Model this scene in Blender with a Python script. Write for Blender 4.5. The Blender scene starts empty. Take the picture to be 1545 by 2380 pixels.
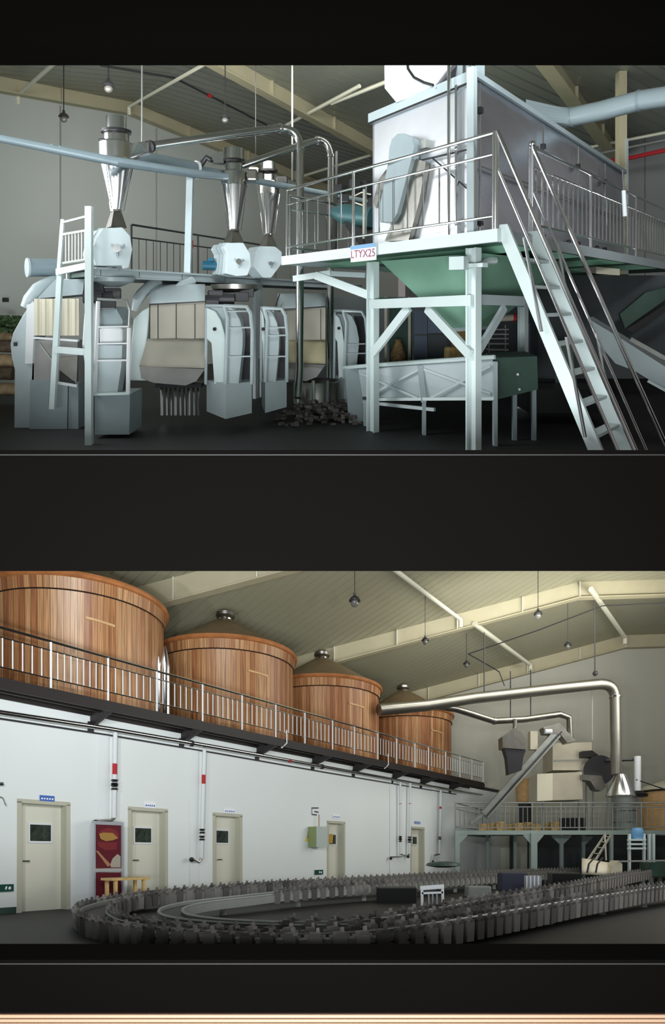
import bpy, bmesh, math, random
from mathutils import Vector, Matrix
random.seed(7)
PI = math.pi
SC = bpy.context.scene
COL = SC.collection

# ------------------------------------------------------------------ camera
F = 1500.0                 # focal length in pixels of the 1545 x 2380 frame
CX, CY = 772.5, 1343.5     # point of the frame straight ahead of the level camera
cd = bpy.data.cameras.new('camera')
cam = bpy.data.objects.new('camera', cd); COL.objects.link(cam)
cam.location = (0, 0, 0); cam.rotation_euler = (PI/2, 0, 0)
cd.sensor_fit = 'VERTICAL'; cd.sensor_height = 24.0; cd.sensor_width = 24.0*1545/2380
cd.lens = 24.0*F/2380
cd.shift_y = (CY-1190.0)/2380
cd.clip_end = 300
SC.camera = cam

# ------------------------------------------------------------------ world, exposure
SC.view_settings.view_transform = 'Standard'
SC.view_settings.look = 'None'
SC.view_settings.exposure = 0.0
SC.view_settings.gamma = 1.0
SC.view_settings.use_curve_mapping = False
w = bpy.data.worlds.new('world'); SC.world = w; w.use_nodes = True
w.node_tree.nodes['Background'].inputs[0].default_value = (1.0, .94, .90, 1)
w.node_tree.nodes['Background'].inputs[1].default_value = 0.21

# The two halls stand one above the other, each sheared in height with depth to set its own horizon.
class Hall:
    """Hall coordinates: x right, y deep into the hall, z up from eye level, before height is sheared with depth."""
    def __init__(s, horizon, floor):
        s.H = horizon; s.K = (CY-horizon)/F; s.floor = floor
    def p(s, px, py, d):
        return Vector(((px-CX)/F*d, d, (s.H-py)/F*d))
    def z(s, px, py, z):
        return s.p(px, py, z*F/(s.H-py))
    def w(s, v):
        return Vector((v[0], v[1], v[2]+s.K*v[1]))  # shears the whole hall: height shifts with depth to fit its horizon
UP = Hall(700.0, -2.0)      # upper hall: tea machinery on platforms
LO = Hall(1987.0, -1.1)     # lower hall: timber tanks above the doors

def area(name, loc, target, sx, sy, power, color=(1, 1, 1), spread=PI):
    l = bpy.data.lights.new(name, 'AREA'); l.shape = 'RECTANGLE'; l.size = sx; l.size_y = sy
    l.energy = power; l.color = color; l.spread = spread
    o = bpy.data.objects.new(name, l); COL.objects.link(o); o.location = loc
    o.rotation_euler = (Vector(target)-Vector(loc)).to_track_quat('-Z', 'Y').to_euler()
    return o
def spot(name, loc, target, power, cone, blend, r, color):
    l = bpy.data.lights.new(name, 'SPOT'); l.energy = power; l.spot_size = math.radians(cone); l.spot_blend = blend
    l.shadow_soft_size = r; l.color = color
    o = bpy.data.objects.new(name, l); COL.objects.link(o); o.location = loc
    o.rotation_euler = (Vector(target)-Vector(loc)).to_track_quat('-Z', 'Y').to_euler(); return o
# added lamps near the camera, shining in through the two openings; the sills shade the lowest parts
area('front_fill_upper', (-1.2, .4, -.6), (0, 10, 4.6), 4.0, 1.0, 600, (.95, .99, 1.0))
area('front_fill_lower', (0, .4, -1.2), (0, 12, -5.0), 4.0, .8, 500, (.97, 1.0, 1.0))
# added spotlights hidden behind the front wall, filling each hall
for i, x in enumerate((-4.4, -2.2, 0, 2.2, 4.4)):
    spot('upper_fill_spot', (x, 5.7, 6.0), (x*1.1, 14, 8.2), 520, 92, 1.0, .5, (.95, .99, 1.0))
    spot('lower_fill_spot', (x, 5.6, -.25), (x*1.4, 16, -2.9), 850, 92, 1.0, .12, (.97, 1.0, 1.0))
area('upper_gable_fill', (-1, 12.2, 9.3), (0, 20, 9.4), 8.0, 1.2, 200, (1.0, .99, .93))  # added lamp under the roof, brightens the gable wall
area('lower_side_fill', (12.5, 17, -4.5), (0, 19, -3.2), 12, 4.0, 700, (1.0, .98, .90))  # added lamp out of view, brightens the long wall, tanks and ceiling
area('lower_gable_fill', (8.5, 21, -1.8), (8, 31, -5.5), 8.0, 1.0, 360, (1.0, .98, .90))  # added lamp deep in the hall, brightens its end wall
area('upper_side_fill', (-6.3, 8.6, 6.6), (1.5, 9.5, 5.6), 4.0, 3.4, 230, (.95, .99, 1.0), 2.0)  # added lamp out of view for assumed side windows, reflected in the steel


# ------------------------------------------------------------------ materials
MAT = {}
def mat(name, col, rough=.5, metal=0., var=.0, scale=4., bump=0., bscale=60., spec=.5, coat=0., emit=None, stretch=None):
    m = bpy.data.materials.new(name); m.use_nodes = True; nt = m.node_tree
    b = nt.nodes['Principled BSDF']
    b.inputs['Base Color'].default_value = (*col, 1); b.inputs['Roughness'].default_value = rough
    b.inputs['Metallic'].default_value = metal; b.inputs['Specular IOR Level'].default_value = spec
    b.inputs['Coat Weight'].default_value = coat
    tc = nt.nodes.new('ShaderNodeTexCoord'); mp = nt.nodes.new('ShaderNodeMapping')
    nt.links.new(tc.outputs['Object'], mp.inputs['Vector'])
    if stretch: mp.inputs['Scale'].default_value = stretch
    n = nt.nodes.new('ShaderNodeTexNoise'); n.inputs['Scale'].default_value = scale; n.inputs['Detail'].default_value = 5
    nt.links.new(mp.outputs[0], n.inputs['Vector'])
    if var > 0:
        r = nt.nodes.new('ShaderNodeValToRGB')
        r.color_ramp.elements[0].position = .3; r.color_ramp.elements[1].position = .7
        r.color_ramp.elements[0].color = (*[c*(1-var) for c in col], 1)
        r.color_ramp.elements[1].color = (*[min(1, c*(1+var)) for c in col], 1)
        nt.links.new(n.outputs['Fac'], r.inputs[0]); nt.links.new(r.outputs[0], b.inputs['Base Color'])
    if bump > 0:
        n2 = nt.nodes.new('ShaderNodeTexNoise'); n2.inputs['Scale'].default_value = bscale
        nt.links.new(mp.outputs[0], n2.inputs['Vector'])
        bp = nt.nodes.new('ShaderNodeBump'); bp.inputs['Strength'].default_value = bump; bp.inputs['Distance'].default_value = .02
        nt.links.new(n2.outputs['Fac'], bp.inputs['Height']); nt.links.new(bp.outputs[0], b.inputs['Normal'])
    if emit:
        b.inputs['Emission Color'].default_value = (*emit[:3], 1); b.inputs['Emission Strength'].default_value = emit[3]
    MAT[name] = m; return m

def stripes(name, col, dirn, pitch, depth=.6, rough=.45, col2=None, width=.12, metal=0.):
    """profiled sheet: narrow seams repeating along the horizontal direction dirn"""
    m = mat(name, col, rough, metal); nt = m.node_tree; b = nt.nodes['Principled BSDF']
    tc = nt.nodes['Texture Coordinate']
    dp = nt.nodes.new('ShaderNodeVectorMath'); dp.operation = 'DOT_PRODUCT'; dp.inputs[1].default_value = (dirn[0]/pitch, dirn[1]/pitch, 0)
    nt.links.new(tc.outputs['Object'], dp.inputs[0])
    fr = nt.nodes.new('ShaderNodeMath'); fr.operation = 'FRACT'; nt.links.new(dp.outputs['Value'], fr.inputs[0])
    lt = nt.nodes.new('ShaderNodeMapRange'); lt.inputs['From Min'].default_value = 0; lt.inputs['From Max'].default_value = width
    nt.links.new(fr.outputs[0], lt.inputs['Value'])
    bp = nt.nodes.new('ShaderNodeBump'); bp.inputs['Strength'].default_value = depth; bp.inputs['Distance'].default_value = .05
    nt.links.new(lt.outputs[0], bp.inputs['Height']); nt.links.new(bp.outputs[0], b.inputs['Normal'])
    if col2:
        mx = nt.nodes.new('ShaderNodeMix'); mx.data_type = 'RGBA'
        g = nt.nodes.new('ShaderNodeMath'); g.operation = 'LESS_THAN'; g.inputs[1].default_value = width
        nt.links.new(fr.outputs[0], g.inputs[0]); nt.links.new(g.outputs[0], mx.inputs['Factor'])
        mx.inputs[6].default_value = (*col, 1); mx.inputs[7].default_value = (*col2, 1)
        nt.links.new(mx.outputs[2], b.inputs['Base Color'])
    return m

def wood_staves(name):
    """vertical boards of varied brown around a tank"""
    m = mat(name, (.4, .2, .09), .42); nt = m.node_tree; b = nt.nodes['Principled BSDF']; L = nt.links.new
    uv = nt.nodes.new('ShaderNodeUVMap'); sp = nt.nodes.new('ShaderNodeSeparateXYZ'); L(uv.outputs[0], sp.inputs[0])
    fl = nt.nodes.new('ShaderNodeMath'); fl.operation = 'FLOOR'; L(sp.outputs[0], fl.inputs[0])
    wn = nt.nodes.new('ShaderNodeTexWhiteNoise'); wn.noise_dimensions = '1D'; L(fl.outputs[0], wn.inputs['W'])
    cr = nt.nodes.new('ShaderNodeValToRGB'); e = cr.color_ramp.elements
    e[0].color = (.30, .115, .05, 1); e[1].color = (.54, .33, .17, 1)
    a = cr.color_ramp.elements.new(.3); a.color = (.41, .19, .08, 1)
    a = cr.color_ramp.elements.new(.65); a.color = (.48, .26, .12, 1)
    L(wn.outputs[0], cr.inputs[0])
    mp = nt.nodes.new('ShaderNodeMapping'); mp.inputs['Scale'].default_value = (9, .9, 1); L(uv.outputs[0], mp.inputs[0])
    gn = nt.nodes.new('ShaderNodeTexNoise'); gn.inputs['Scale'].default_value = 1.0; gn.inputs['Detail'].default_value = 6; L(mp.outputs[0], gn.inputs['Vector'])
    gr = nt.nodes.new('ShaderNodeValToRGB'); gr.color_ramp.elements[0].position = .33; gr.color_ramp.elements[1].position = .6
    gr.color_ramp.elements[0].color = (.45, .36, .3, 1); gr.color_ramp.elements[1].color = (1.12, 1.1, 1.05, 1); L(gn.outputs['Fac'], gr.inputs[0])
    mx = nt.nodes.new('ShaderNodeMix'); mx.data_type = 'RGBA'; mx.blend_type = 'MULTIPLY'; mx.inputs[0].default_value = 1
    L(cr.outputs[0], mx.inputs[6]); L(gr.outputs[0], mx.inputs[7])
    fr = nt.nodes.new('ShaderNodeMath'); fr.operation = 'FRACT'; L(sp.outputs[0], fr.inputs[0])
    ln = nt.nodes.new('ShaderNodeMath'); ln.operation = 'LESS_THAN'; ln.inputs[1].default_value = .09; L(fr.outputs[0], ln.inputs[0])
    m2 = nt.nodes.new('ShaderNodeMix'); m2.data_type = 'RGBA'; m2.inputs[7].default_value = (.16, .07, .03, 1)
    L(ln.outputs[0], m2.inputs[0]); L(mx.outputs[2], m2.inputs[6]); L(m2.outputs[2], b.inputs['Base Color'])
    return m

mat('fascia', (.0041, .0036, .0034), .9, spec=.0)
mat('line_metal', (.035, .034, .035), .6)
mat('copper_band', (.50, .33, .22), .45, .0)
mat('steel_mid', (.36, .35, .31), .42, 1., var=.08, scale=2)
mat('copper_band_dark', (.035, .016, .010), .5, .3)
mat('wall_grey', (.47, .505, .475), .8, var=.03, scale=.4)
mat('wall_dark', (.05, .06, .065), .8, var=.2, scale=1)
mat('wall_white', (.70, .745, .745), .75, var=.02, scale=.5)
mat('wall_end', (.50, .50, .43), .8, var=.03, scale=.4)
mat('beam_cream', (.46, .42, .28), .6, var=.05, scale=2)
mat('purlin', (.70, .69, .56), .5)
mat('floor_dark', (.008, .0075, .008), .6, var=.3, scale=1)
mat('pale_blue', (.60, .70, .70), .42, var=.03, scale=3)
mat('blue_grey', (.27, .33, .35), .35, var=.06, scale=3)
mat('blue_grey_light', (.40, .47, .49), .35, var=.05, scale=3)
mat('duct_blue', (.20, .26, .29), .3, var=.06, scale=3)
mat('duct_pale', (.25, .31, .33), .25)
mat('green_hopper', (.22, .42, .31), .5, var=.08, scale=1.5)
mat('dark_green', (.035, .07, .055), .5, var=.3, scale=2)
mat('steel', (.62, .63, .63), .22, 1., var=.05, scale=2, stretch=(1, 1, .2))
mat('steel_bright', (.80, .81, .82), .16, 1.)
mat('steel_side', (.62, .64, .70), .30, 1., var=.22, scale=1.1, bump=.22, bscale=1.6, stretch=(.5, .5, 1.6))
mat('steel_sheet', (.80, .82, .86), .42, .85, var=.10, scale=1.2, bump=.12, bscale=2.2, stretch=(.6, .6, 1))
mat('steel_dull', (.36, .35, .32), .38, 1., var=.15, scale=5)
mat('zinc', (.42, .44, .42), .45, .7, var=.1, scale=5)
mat('black', (.012, .012, .013), .45)
mat('rubber', (.02, .02, .022), .6)
mat('dark_steel', (.05, .05, .055), .4, .4)
mat('motor_blue', (.015, .10, .16), .4)
mat('motor_green', (.05, .13, .14), .4, .2)
mat('red_paint', (.42, .02, .03), .4)
mat('canvas', (.40, .38, .32), .85, var=.08, scale=2)
mat('canvas_yellow', (.42, .38, .24), .85, var=.1, scale=2)
mat('panel_cream', (.60, .57, .45), .6)
mat('panel_grey', (.28, .28, .27), .6, var=.1, scale=2)
mat('white_paint', (.66, .69, .71), .35)
mat('log_wood', (.38, .28, .16), .8, var=.35, scale=6, bump=.4, bscale=30)
mat('moss', (.05, .09, .035), .9, var=.5, scale=12, bump=.6, bscale=40)
mat('sack', (.42, .30, .12), .9, var=.3, scale=14, bump=.4)
mat('sack_brown', (.22, .14, .06), .9, var=.5, scale=20, bump=.5)
mat('panel_blue', (.10, .13, .18), .5)
mat('debris', (.10, .09, .085), .9, var=.5, scale=10, bump=.5)
mat('paper', (.82, .84, .88), .6)
mat('sign_blue', (.16, .36, .62), .5)
mat('sign_navy', (.05, .13, .45), .5)
mat('ink_red', (.32, .06, .12), .6)
mat('ink_dark', (.03, .04, .08), .6)
mat('lamp_glass', (.14, .14, .13), .1, 0, coat=.6)
mat('deck_black', (.012, .009, .009), .5)
mat('wood_rim', (.40, .155, .055), .36, var=.22, scale=3)
mat('wood_trim', (.58, .36, .17), .5, var=.1, scale=6)
mat('tank_roof', (.23, .165, .09), .5, var=.12, scale=3)
mat('door_cream', (.62, .62, .53), .5)
mat('door_jamb', (.45, .45, .36), .5)
mat('dark_glass', (.035, .045, .035), .12, var=.5, scale=8)
mat('frame_alu', (.62, .66, .72), .3, .6)
mat('poster_red', (.10, .008, .018), .4)
mat('poster_orange', (.17, .02, .025), .4)
mat('poster_yellow', (.34, .19, .05), .4)
mat('poster_cream', (.36, .33, .28), .4)
mat('poster_tan', (.36, .18, .10), .4)
mat('yellow_vinyl', (.70, .58, .08), .5)
mat('ochre', (.42, .27, .05), .5, var=.4, scale=25)
mat('box_green', (.22, .28, .12), .5)
mat('box_grey', (.44, .50, .48), .45)
mat('exit_green', (.01, .07, .05), .4)
mat('table_wood', (.58, .40, .17), .5, var=.15, scale=8)
mat('chain_grey', (.10, .095, .10), .55, .2, var=.25, scale=8)
mat('carrier_grey', (.15, .14, .135), .55, .1, var=.3, scale=12)
mat('conveyor_frame', (.26, .28, .265), .5, var=.05)
mat('channel_dark', (.03, .025, .025), .6)
mat('platform_green', (.30, .37, .35), .5)
mat('goods', (.45, .30, .12), .6, var=.5, scale=10)
mat('beige_steel', (.52, .48, .38), .45, .3, var=.06, scale=2)
mat('cream_plastic', (.62, .58, .46), .5)
mat('navy_cloth', (.03, .035, .06), .8)
wood_staves('staves')
def varied(name, lo, hi):
    m = MAT[name]; nt = m.node_tree; oi = nt.nodes.new('ShaderNodeObjectInfo'); r = nt.nodes.new('ShaderNodeValToRGB')
    r.color_ramp.elements[0].color = (*lo, 1); r.color_ramp.elements[1].color = (*hi, 1)
    nt.links.new(oi.outputs['Random'], r.inputs[0]); nt.links.new(r.outputs[0], nt.nodes['Principled BSDF'].inputs['Base Color'])
varied('carrier_grey', (.07, .065, .065), (.24, .23, .215))

# ------------------------------------------------------------------ mesh building
class M:
    def __init__(s, hall): s.h = hall; s.v = []; s.f = []; s.uv = {}
    def add(s, vs, fs):
        o = len(s.v); s.v += [Vector(v) for v in vs]; s.f += [tuple(i+o for i in f) for f in fs]
    def hexa(s, a, b):
        """box from two corresponding quads"""
        s.add(list(a)+list(b), [(0, 1, 2, 3), (7, 6, 5, 4), (0, 4, 5, 1), (1, 5, 6, 2), (2, 6, 7, 3), (3, 7, 4, 0)]); return s
    def box(s, c, sz, u=(1, 0)):
        """box centred at c; sz = (along u, across, height)"""
        u = Vector((u[0], u[1], 0)).normalized(); n = Vector((-u.y, u.x, 0)); c = Vector(c)
        a, b, h = u*sz[0]/2, n*sz[1]/2, Vector((0, 0, sz[2]/2))
        s.hexa([c-a-b-h, c+a-b-h, c+a+b-h, c-a+b-h], [c-a-b+h, c+a-b+h, c+a+b+h, c-a+b+h]); return s
    def bar(s, p, q, w, h=None, up=(0, 0, 1)):
        """rectangular bar, w across, h in the up direction"""
        h = w if h is None else h
        p, q = Vector(p), Vector(q); t = (q-p).normalized(); up = Vector(up)
        if abs(t.dot(up)) > .95: up = Vector((0, 1, 0))
        a = t.cross(up).normalized()*w/2; b = a.cross(t).normalized()*h/2
        s.hexa([p-a-b, p+a-b, p+a+b, p-a+b], [q-a-b, q+a-b, q+a+b, q-a+b]); return s
    def prism(s, pts, vec):
        vec = Vector(vec); n = len(pts); P = [Vector(p) for p in pts]
        s.add(P+[p+vec for p in P], [tuple(range(n)), tuple(range(2*n-1, n-1, -1))]+[(i, i+n, (i+1) % n+n, (i+1) % n) for i in range(n)]); return s
    def tube(s, pts, r, n=12, cap=True):
        P = [Vector(p) for p in pts]; m = len(P); rr = r if isinstance(r, (list, tuple)) else [r]*m
        vs = []; prev = None
        for i in range(m):
            t = ((P[min(i+1, m-1)]-P[i]).normalized()+(P[i]-P[max(i-1, 0)]).normalized()).normalized()
            if prev is None:
                ref = Vector((0, 0, 1)) if abs(t.z) < .9 else Vector((1, 0, 0)); a = t.cross(ref).normalized()
            else: a = (prev-t*prev.dot(t)).normalized()
            prev = a; b = t.cross(a)
            for k in range(n):
                an = 2*PI*k/n; vs.append(P[i]+(a*math.cos(an)+b*math.sin(an))*rr[i])
        fs = [(i*n+k, i*n+(k+1) % n, (i+1)*n+(k+1) % n, (i+1)*n+k) for i in range(m-1) for k in range(n)]
        if cap: fs += [tuple(range(n-1, -1, -1)), tuple((m-1)*n+k for k in range(n))]
        s.add(vs, fs); return s
    def lathe(s, c, prof, n=24, sq=1., cap=True):
        """prof = [(radius, z)] around the upright axis through c"""
        c = Vector(c); vs = []
        for r, z in prof:
            for k in range(n):
                a = 2*PI*k/n; vs.append(c+Vector((r*math.cos(a), r*sq*math.sin(a), z)))
        m = len(prof)
        fs = [(i*n+k, i*n+(k+1) % n, (i+1)*n+(k+1) % n, (i+1)*n+k) for i in range(m-1) for k in range(n)]
        if cap: fs += [tuple(range(n-1, -1, -1)), tuple((m-1)*n+k for k in range(n))]
        s.add(vs, fs); return s
    def ball(s, c, r, n=12, m=7, sz=1.):
        return s.lathe(c, [(max(1e-4, r*math.sin(PI*i/m)), -r*sz*math.cos(PI*i/m)) for i in range(m+1)], n)
    def sheet(s, rows):
        n = len(rows[0]); vs = [p for r in rows for p in r]
        s.add(vs, [(i*n+k, i*n+k+1, (i+1)*n+k+1, (i+1)*n+k) for i in range(len(rows)-1) for k in range(n-1)]); return s
    def build(s, name, m, parent=None, smooth=False, bevel=0., solid=0.):
        W = [s.h.w(v) for v in s.v]
        if parent is None:
            lo = [min(v[i] for v in W) for i in range(3)]; hi = [max(v[i] for v in W) for i in range(3)]
            o = Vector(((lo[0]+hi[0])/2, (lo[1]+hi[1])/2, lo[2]))
        else: o = ROOT[parent.name]
        me = bpy.data.meshes.new(name); me.from_pydata([v-o for v in W], [], s.f); me.update()
        bm = bmesh.new(); bm.from_mesh(me); bmesh.ops.recalc_face_normals(bm, faces=bm.faces); bm.to_mesh(me); bm.free()
        me.materials.append(MAT[m])
        if smooth:
            me.polygons.foreach_set('use_smooth', [True]*len(me.polygons)); me.set_sharp_from_angle(angle=math.radians(38))
        ob = bpy.data.objects.new(name, me); COL.objects.link(ob)
        if parent is None: ob.location = o
        else: ob.parent = parent
        ROOT[ob.name] = o
        if bevel > 0:
            md = ob.modifiers.new('bevel', 'BEVEL'); md.width = bevel; md.segments = 2; md.limit_method = 'ANGLE'
        if solid > 0:
            md = ob.modifiers.new('solid', 'SOLIDIFY'); md.thickness = solid
        return ob
ROOT = {}
def thing(name, label, cat, hall, base, group=None):
    o = bpy.data.objects.new(name, None); COL.objects.link(o); o.empty_display_size = .1
    o.location = hall.w(Vector(base)); ROOT[o.name] = o.location.copy()
    o['label'] = label; o['category'] = cat
    if group: o['group'] = group
    return o
def tag(o, label, cat, group=None, kind=None):
    o['label'] = label; o['category'] = cat
    if group: o['group'] = group
    if kind: o['kind'] = kind
    return o
def struct(o): o['kind'] = 'structure'; return o
def copy_tree(root, offset, label=None):
    """offset is in hall coordinates already turned into the world"""
    r = root.copy(); COL.objects.link(r); r.location = root.location+offset
    if label: r['label'] = label
    for ch in root.children:
        c = ch.copy(); COL.objects.link(c); c.parent = r
        for g in ch.children:
            d = g.copy(); COL.objects.link(d); d.parent = c
    return r
def arc(p, q, r, n=6):
    """quarter bend: points from p to q rounding their corner r"""
    p, q, r = Vector(p), Vector(q), Vector(r)
    return [(1-t)**2*p+2*(1-t)*t*r+t*t*q for t in [i/n for i in range(n+1)]]
def lerp(a, b, t): return Vector(a)*(1-t)+Vector(b)*t
def text(name, s, m, hall, origin, ux, size, parent, thick=.004, vert=1.):
    """flat lettering lying on a surface that runs along ux and upright; stays true mesh"""
    cu = bpy.data.curves.new(name, 'FONT'); cu.body = s; cu.size = 1.; cu.extrude = .0
    cu.align_x = 'CENTER'; cu.align_y = 'CENTER'
    to = bpy.data.objects.new(name, cu); dg = bpy.context.evaluated_depsgraph_get()
    COL.objects.link(to); dg.update(); me = to.evaluated_get(dg).to_mesh()
    b = M(hall); ux = Vector(ux).normalized(); uz = Vector((0, 0, 1)); o = Vector(origin)
    b.v = [o+ux*v.co.x*size+uz*v.co.y*size*vert for v in me.vertices]; b.f = [tuple(p.vertices) for p in me.polygons]
    to.evaluated_get(dg).to_mesh_clear(); bpy.data.objects.remove(to)
    return b.build(name, m, parent)
# ================================================================== STRUCTURE
# ---- the dark front of the building, open onto the two halls
class Flat:
    H = CY; K = 0.
    def w(s, v): return Vector(v)
    def p(s, px, py, d): return Vector(((px-CX)/F*d, d, (CY-py)/F*d))
FL = Flat()
D0, D1 = 5.0, 5.22
def band(y0, y1, x=9.0):
    b = M(FL); z0, z1 = (CY-y1)/F*D0, (CY-y0)/F*D0
    b.box((0, (D0+D1)/2, (z0+z1)/2), (2*x, D1-D0, z1-z0)); return b
struct(band(-260, 99.5).build('wall_front', 'fascia'))
struct(band(1046, 1326.5).build('wall_front', 'fascia'))
struct(band(2231, 2760).build('wall_front', 'fascia'))
for sx in (-1, 1):
    b = M(FL); b.box((sx*6.3, (D0+D1)/2, -.6), (5.4, D1-D0, 9.4)); struct(b.build('wall_pier', 'fascia'))
for y0, y1 in ((-260, 78), (1066, 1318), (2244, 2760)):     # unseen pale layer added behind the front wall to bounce light
    b = M(FL); b.box((0, D1+.03, ((CY-y0)+(CY-y1))/2/F*D0), (18, .04, (y1-y0)/F*D0)); struct(b.build('wall_front_bounce', 'wall_white'))
def bead(i, y, hw, m):
    b = M(FL); z = (CY-y)/F*D0; r = hw/F*D0; b.tube([(-8.9, D0-.03, z), (8.9, D0-.03, z)], r, 14); struct(b.build('trim_%d' % i, m, smooth=True))
def rod(i, y, hw, m, r):
    b = M(FL); z = (CY-y)/F*D0; b.box((0, D0-r, z), (17.8, 2*r, hw*2/F*D0)); struct(b.build('trim_%d' % i, m, bevel=.002))
rod(1, 1057.5, 1.3, 'line_metal', .004)
rod(2, 2239.5, 1.3, 'line_metal', .004)
bead(3, 2356, 4.0, 'copper_band')
bead(4, 2366, 3.6, 'copper_band')
bead(5, 2375.5, 3.6, 'copper_band')
rod(6, 2366, 13, 'copper_band_dark', .006)

# ---- upper hall
A1 = Vector((-.582, .813, 0))       # along the hall, away and to the left
B1 = Vector((.568, .823, 0))        # along the gable, away and to the right
G0 = Vector((-5.67, 18.0, 0))       # foot of the ridge on the gable
N1 = Vector((.813, .582, 0))        # across the hall
ZR, SL = 5.52, .10
def roof1(v):                        # height of the roof skin above a plan point
    dx = (Vector((v[0], v[1], 0))-G0).dot(N1); return ZR-SL*abs(dx)
def roof1_hit(px, py, drop=0.):      # where a line of sight meets the roof (minus drop)
    for right in (1, -1):
        dr = Vector(((px-CX)/F, 1, (UP.H-py)/F))
        # z = ZR-drop - SL*right*(x-G0).N1
        k = dr.z+SL*right*(dr.x*N1.x+dr.y*N1.y); c = ZR-drop+SL*right*G0.dot(N1)
        d = c/k; v = dr*d
        if (Vector((v.x, v.y, 0))-G0).dot(N1)*right >= -1e-6: return v
    return v
def gable1(t, z): return G0+B1*t+Vector((0, 0, z))
b = M(UP); b.prism([gable1(-14, -2), gable1(15.5, -2), gable1(15.5, 3.98), gable1(0, 5.52), gable1(-14, 4.2)], A1*.25)
struct(b.build('wall_back', 'wall_grey'))
b = M(UP)                            # panel joints on the gable wall
for t in (-2.1, .95, 3.9, 7.2): b.bar(gable1(t, -2)-A1*.01, gable1(t, roof1(gable1(t, 0))-.4)-A1*.01, .03, .02)
mat('joint', (.26, .27, .24), .8)
struct(b.build('trim_7', 'joint'))
dR = 11.1
E0 = G0+B1*11.4
def rw(s, z): return Vector((8.08, 17.9, 0))+A1*s+Vector((0, 0, z))
b = M(UP); b.prism([rw(9, -2), rw(-6.5, -2), rw(-6.5, 4.41), rw(9, 4.41)], N1*.25)
stripes('wall_sheet', (.20, .21, .21), (A1.x, A1.y), .62, .5, .6, (.09, .10, .10), .05)
struct(b.build('wall_right', 'wall_sheet'))
b = M(UP)
def rpt(s, dx, up=0.):                # s metres from the gable towards us, dx across from the ridge
    base = G0-A1*s; v = base+B1*(dx/B1.dot(N1)); return Vector((v.x, v.y, ZR-SL*abs(dx)+up))
stripes('roof_sheet_upper', (.255, .27, .225), (A1.x, A1.y), .34, .7, .32, (.17, .18, .15), .18)
for a, c in ((-13, 0), (0, 12.2)):
    q = [rpt(-.3, a), rpt(-.3, c), rpt(15.5, c), rpt(15.5, a)]
    b.hexa(q, [v+Vector((0, 0, .08)) for v in q])
struct(b.build('ceiling', 'roof_sheet_upper'))
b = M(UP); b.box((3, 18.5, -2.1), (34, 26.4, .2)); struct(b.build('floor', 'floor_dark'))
# rafters parallel to the gable
def rafter1(s, w=.20, h=.36):
    t = thing('roof_rafter', RAFT.pop(0), 'rafter', UP, rpt(s, 0, -.3))
    for a, c, n in ((-11, 0, 'left'), (0, 11.6, 'right')):
        p, q = rpt(s, a, -h/2), rpt(s, c, -h/2)
        b = M(UP); b.bar(p, q, .03, h); b.bar(p-Vector((0, 0, h/2)), q-Vector((0, 0, h/2)), w, .03); b.build('beam', 'beam_cream', t)
    for dx in (-8, -5, -2, 0, 2, 4.5, 7, 9.5):
        b = M(UP); p = rpt(s, dx, -h+.01); b.box(p+Vector((0, 0, h/2)), (.03, .16, h), (B1.x, B1.y)); b.build('stiffener', 'beam_cream', t)
RAFT = ['cream gable rafter resting along the top of the pale end wall', 'cream roof rafter crossing the upper ceiling behind the tall steel pipe bends',
        'wide cream roof rafter above the pale duct on the right']
rafter1(.15, .25, .34)
r2 = roof1_hit(770, 270); r3 = roof1_hit(1345, 215)
def s_of(v): return -((v.x-G0.x)*B1.y-(v.y-G0.y)*B1.x)/(A1.x*B1.y-A1.y*B1.x)
rafter1(s_of(r2), .26, .40); rafter1(s_of(r3), .30, .42)
# round ties between the rafters
def tie1(p, q, label, r=.05, bend=None):
    a, c = roof1_hit(*p, .32), roof1_hit(*q, .32)
    pts = ([a-Vector((0, 0, .22)), a] if bend else [a])+[c, c+(c-a)*.5]
    b = M(UP); b.tube(pts, r, 8); tag(b.build('roof_tie', 'purlin', smooth=True), label, 'roof tie', 'roof ties of the upper hall')
tie1((42, 222), (120, 152), 'pale round roof tie at the far upper left corner', bend=1)
tie1((300, 248), (470, 152), 'pale round roof tie rising from the ridge above the tallest cyclone', bend=1)
tie1((640, 304), (760, 240), 'pale roof tie ending at the rafter above the pipe bends')
tie1((770, 240), (890, 193), 'pale roof tie running behind the white blower box')
tie1((700, 410), (862, 360), 'pale roof tie low between the pipe bends and the steel housing')
tie1((1355, 345), (1545, 308), 'pale roof tie along the right wall top above the red pipe', .04)

# ---- lower hall
XR = lambda d: .748*d-9.08
def roof2(x, d): return 10.48-.265*(XR(d)-x) if x < XR(d) else 10.48+.03*(x-XR(d))
def rp2(dx, d, up=0.):
    x = XR(d)+dx; return Vector((x, d, roof2(x, d)+up))
def roof2_hit(px, py, drop=0.):
    dr = Vector(((px-CX)/F, 1, (LO.H-py)/F))
    for sl, right in ((.265, 0), (.03, 1)):
        k = dr.z-sl*(dr.x-.748); c = 10.48-drop+sl*9.08
        v = dr*(c/k)
        if (v.x >= XR(v.y)) == bool(right): return v
    return v
A2 = Vector((.748, 1, 0)).normalized(); N2 = Vector((1, -.748, 0)).normalized()   # along the hall; out of the long wall
def lw(d, z=0., out=0.):                                                     # point on the long wall
    return Vector((.748*d-15.11, d, z))+N2*out
DOORS = [(46, 158, 1863, 1), (302, 386, 1884, 2), (498, 560, 1896, 3), (762, 800, 1912, 4), (955, 985, 1921, 5)]
def d_at(px): return F*15.11/(1895-px)
ZD = 1.02
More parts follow.
